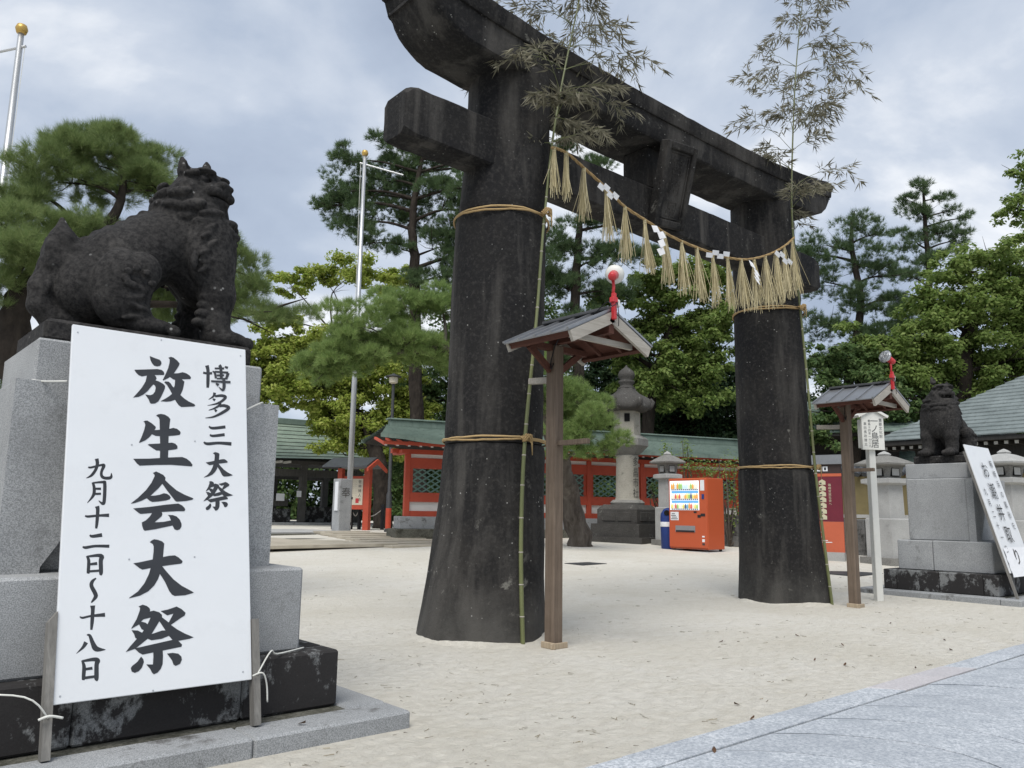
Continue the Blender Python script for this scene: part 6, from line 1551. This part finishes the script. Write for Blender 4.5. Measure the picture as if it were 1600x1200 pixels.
pine('tall_pine', 'thin dark pine with open crown right of the far gate pillar', [ground_pt(1330, 800, 34), onD(1325, 620, 34), onD(1345, 480, 34), onD(1330, 380, 34), onD(1335, 330, 34)], [.28, .22, .16, .10, .03],
     PB([(1335, 350, 34, 18), (1300, 385, 40, 24), (1372, 365, 26, 16), (1345, 410, 44, 26), (1285, 440, 34, 28), (1325, 470, 50, 30), (1395, 470, 34, 20), (1290, 510, 40, 30), (1350, 530, 56, 32), (1410, 500, 46, 30), (1270, 400, 30, 26), (1395, 430, 30, 22), (1410, 535, 40, 26), (1300, 575, 46, 34), (1370, 575, 46, 30)], 34), 'pine_dark', .25, .014, 200, 24, 25, 'pines')
pine('tall_pine', 'slender pine topping the trees behind the open-mouth lion', [ground_pt(1455, 800, 38), onD(1455, 600, 38), onD(1452, 450, 38), onD(1445, 340, 38), onD(1442, 280, 38)], [.28, .22, .15, .09, .03],
     PB([(1443, 295, 22, 16), (1415, 312, 18, 12), (1468, 310, 18, 12), (1440, 335, 34, 20), (1485, 330, 14, 10), (1430, 375, 36, 20), (1475, 365, 26, 20), (1450, 410, 40, 22), (1510, 340, 14, 12), (1495, 375, 24, 18), (1420, 430, 28, 16)], 38), 'pine_dark', .26, .015, 210, 24, 26, 'pines')
# broadleaf trees
G_ = 'broadleaf trees behind the shrine wall'
broadleaf('camphor_tree', 'yellow-green leafy tree overhanging the water pavilion', [ground_pt(597, 828, 34.5), onD(593, 740, 34.5), onD(575, 670, 35), onD(540, 620, 35.5), onD(520, 520, 36)], [.42, .36, .28, .2, .08],
          PB([(450, 440, 30, 24, 4), (500, 430, 40, 20, 4), (560, 425, 44, 26, 4), (615, 440, 46, 24, 4), (440, 560, 44, 36), (410, 590, 28, 28), (480, 600, 60, 42), (540, 600, 50, 46), (505, 650, 40, 26), (550, 672, 48, 30), (600, 640, 50, 50), (420, 615, 30, 26), (525, 700, 34, 16), (590, 700, 44, 34), (640, 680, 40, 40), (440, 500, 40, 24), (405, 555, 34, 26), (440, 540, 40, 26), (425, 585, 40, 26), (500, 540, 50, 36), (560, 560, 50, 40), (610, 560, 50, 40), (640, 620, 40, 40), (460, 605, 46, 26), (530, 650, 46, 30)], 35.5), 'leaf_yellow', .20, 1700, 31, G_)
broadleaf('leafy_tree', 'mid green leafy tree between the gate pillars behind the hanging tassels', [ground_pt(1015, 830, 33), onD(1012, 700, 33), onD(1018, 600, 33), onD(1040, 540, 33), onD(1050, 470, 33)], [.34, .28, .24, .18, .08],
          PB([(1045, 470, 56, 36), (1010, 500, 44, 30), (1085, 500, 52, 40), (1060, 545, 60, 36), (1000, 550, 44, 30), (1110, 440, 40, 40), (1020, 430, 50, 26), (1110, 560, 44, 40), (985, 590, 36, 30), (1065, 430, 50, 24), (1130, 500, 40, 50), (960, 540, 40, 40), (1040, 600, 60, 40), (1090, 600, 50, 40), (940, 470, 40, 30)], 33), 'leaf_green', .20, 1500, 32, G_)
broadleaf('shade_tree', 'dense dark tree behind the vending machine and stone lantern', [ground_pt(1090, 830, 37), onD(1088, 700, 37), onD(1085, 620, 37)], [.5, .4, .12],
          PB([(1080, 610, 70, 56), (1030, 640, 60, 50), (1110, 650, 56, 60), (980, 650, 60, 60), (1060, 690, 60, 40), (920, 640, 60, 60), (1000, 590, 50, 40), (940, 570, 50, 50), (860, 640, 60, 70), (1130, 600, 40, 60), (1170, 640, 60, 60), (1200, 690, 60, 50), (1250, 660, 50, 60)], 37), 'leaf_shade', .23, 1000, 33, G_)
broadleaf('camphor_tree', 'broad green tree filling the background behind the open-mouth lion', [ground_pt(1500, 800, 30), onD(1498, 640, 30), onD(1510, 540, 30), onD(1540, 440, 30)], [.5, .42, .3, .1],
          PB([(1540, 400, 56, 34), (1480, 420, 44, 26), (1590, 430, 50, 50), (1455, 470, 52, 34), (1530, 480, 64, 44), (1600, 520, 56, 50), (1420, 530, 52, 36), (1490, 540, 64, 42), (1560, 570, 64, 42), (1440, 590, 64, 40), (1640, 440, 60, 60), (1640, 560, 60, 70), (1510, 610, 60, 30), (1380, 560, 44, 36), (1400, 600, 50, 30), (1560, 630, 60, 30), (1340, 540, 40, 30), (1470, 500, 50, 30), (1590, 480, 50, 40), (1600, 610, 50, 40)], 30), 'leaf_green', .19, 1600, 34, G_)
broadleaf('camphor_tree', 'tall leafy tree at the picture edge above the banner board', [ground_pt(1700, 800, 24), onD(1690, 500, 24), onD(1650, 350, 24), onD(1630, 260, 24)], [.4, .34, .22, .08],
          PB([(1600, 270, 36, 34), (1585, 325, 30, 26), (1640, 300, 50, 60), (1625, 380, 40, 40), (1660, 240, 40, 40)], 24), 'leaf_green', .15, 1300, 35, G_)
broadleaf('leafy_tree', 'dark leafy tree above the hip roofed office beside the far lamp', [ground_pt(1330, 800, 29), onD(1335, 690, 29), onD(1350, 620, 29)], [.3, .24, .08],
          PB([(1340, 600, 50, 34), (1300, 640, 44, 34), (1390, 620, 50, 30), (1420, 650, 46, 24), (1350, 660, 44, 28), (1290, 590, 34, 30), (1460, 625, 40, 24), (1275, 560, 30, 26), (1320, 560, 40, 26), (1280, 680, 40, 30)], 29), 'leaf_dark', .18, 1500, 36, G_)
broadleaf('leafy_tree', 'dark green tree behind the near gate pillar and leaning pine', [ground_pt(760, 830, 40), onD(760, 640, 40), onD(750, 520, 40)], [.5, .4, .1],
          PB([(700, 560, 60, 60), (780, 500, 70, 70), (850, 540, 60, 60), (740, 650, 70, 60), (830, 660, 70, 60), (640, 700, 60, 50), (660, 620, 60, 50), (700, 740, 70, 40)], 40), 'leaf_dark', .24, 1000, 37, G_)
# far wood closing the view
for i, (x, D) in enumerate(((-120, 58), (60, 60), (240, 62), (390, 60), (520, 64), (660, 60), (820, 60), (960, 58), (1110, 60), (1260, 56), (1400, 58), (1560, 54), (1720, 50))):
    y = 680 if i > 4 else 735; t = 'leaf_dark' if i % 2 else 'leaf_shade'; R = random.Random(i)
    wds = ('beyond the flagpole', 'beyond the near lion', 'beyond the festival board', 'beyond the water pavilion', 'beyond the notice board', 'beyond the red wall corner', 'beyond the near gate pillar', 'beyond the tall lantern', 'beyond the vending machine', 'beyond the far gate pillar', 'beyond the white signpost', 'beyond the banner board', 'at the far edge of the wood')[i]
    broadleaf('distant_tree', 'distant dark tree in the wood ' + wds, [ground_pt(x, 800, D), onD(x, 740, D), onD(x, y, D)], [.5, .4, .1], PB([(x + R.uniform(-30, 30) + dx, y + dy + R.uniform(-15, 15), 60, 42) for dx, dy in ((-50, 20), (0, -25), (50, 15), (0, 50), (60, 70), (-60, 75), (-30, 105), (40, 110))], D), t, .40, 200, 60 + i, 'distant trees')
# shrubs and wall plants
def shrub(x, y, D, L, lab, mat, leaf, dens, seed):
    b = onD(x, y, D); b.z = zg(b.x, b.y); R = np.random.default_rng(seed); t = thing('shrub', lab, 'shrub', b, None); bl_ = PB(L, D)
    m = MB()
    for c, r in bl_:
        for q in range(5): e = Vector(c + R.normal(size=3) * r * .5); m.tube([b, b.lerp(e, .5) + Vector((R.normal() * .1, R.normal() * .1, .1)), e], [.03, .02, .006], 5)
    m.build('stems', MAT['bark_pale'], t); PP, NN = [], []
    for c, r in bl_:
        n = int(dens * (r[0] * r[1] * r[2]) ** (2 / 3)) + 60; d = R.normal(size=(n, 3)); d /= np.linalg.norm(d, axis=1, keepdims=True); p = c + d * r * R.uniform(.2, 1.05, (n, 1)); PP.append(p); NN.append(d * .5 + np.array((0, 0, .8)) + R.normal(size=(n, 3)) * .4)
    NN = np.concatenate(NN); NN /= np.linalg.norm(NN, axis=1, keepdims=True); V, Fc = leaf_quads(np.concatenate(PP), NN, R, leaf, leaf * .5); o = np_obj('foliage', V, Fc, MAT[mat], t); o['kind'] = 'stuff'
shrub(1075, 850, 24.8, [(1075, 728, 30, 18), (1050, 720, 24, 14), (1105, 735, 30, 20), (1072, 700, 12, 20), (1040, 702, 10, 16), (1080, 770, 30, 30)], 'loose green shrub showing above the orange vending machine', 'leaf_green', .10, 520, 71)
shrub(1140, 850, 23.6, [(1140, 730, 24, 28), (1145, 770, 20, 26), (1150, 810, 20, 26)], 'green shrub between the vending machine and the far gate pillar', 'leaf_green', .10, 520, 72)
shrub(1040, 852, 25.6, [(1028, 770, 16, 18), (1020, 760, 10, 10)], 'small dark shrub against the red wall beside the tall lantern', 'leaf_dark', .09, 560, 73)
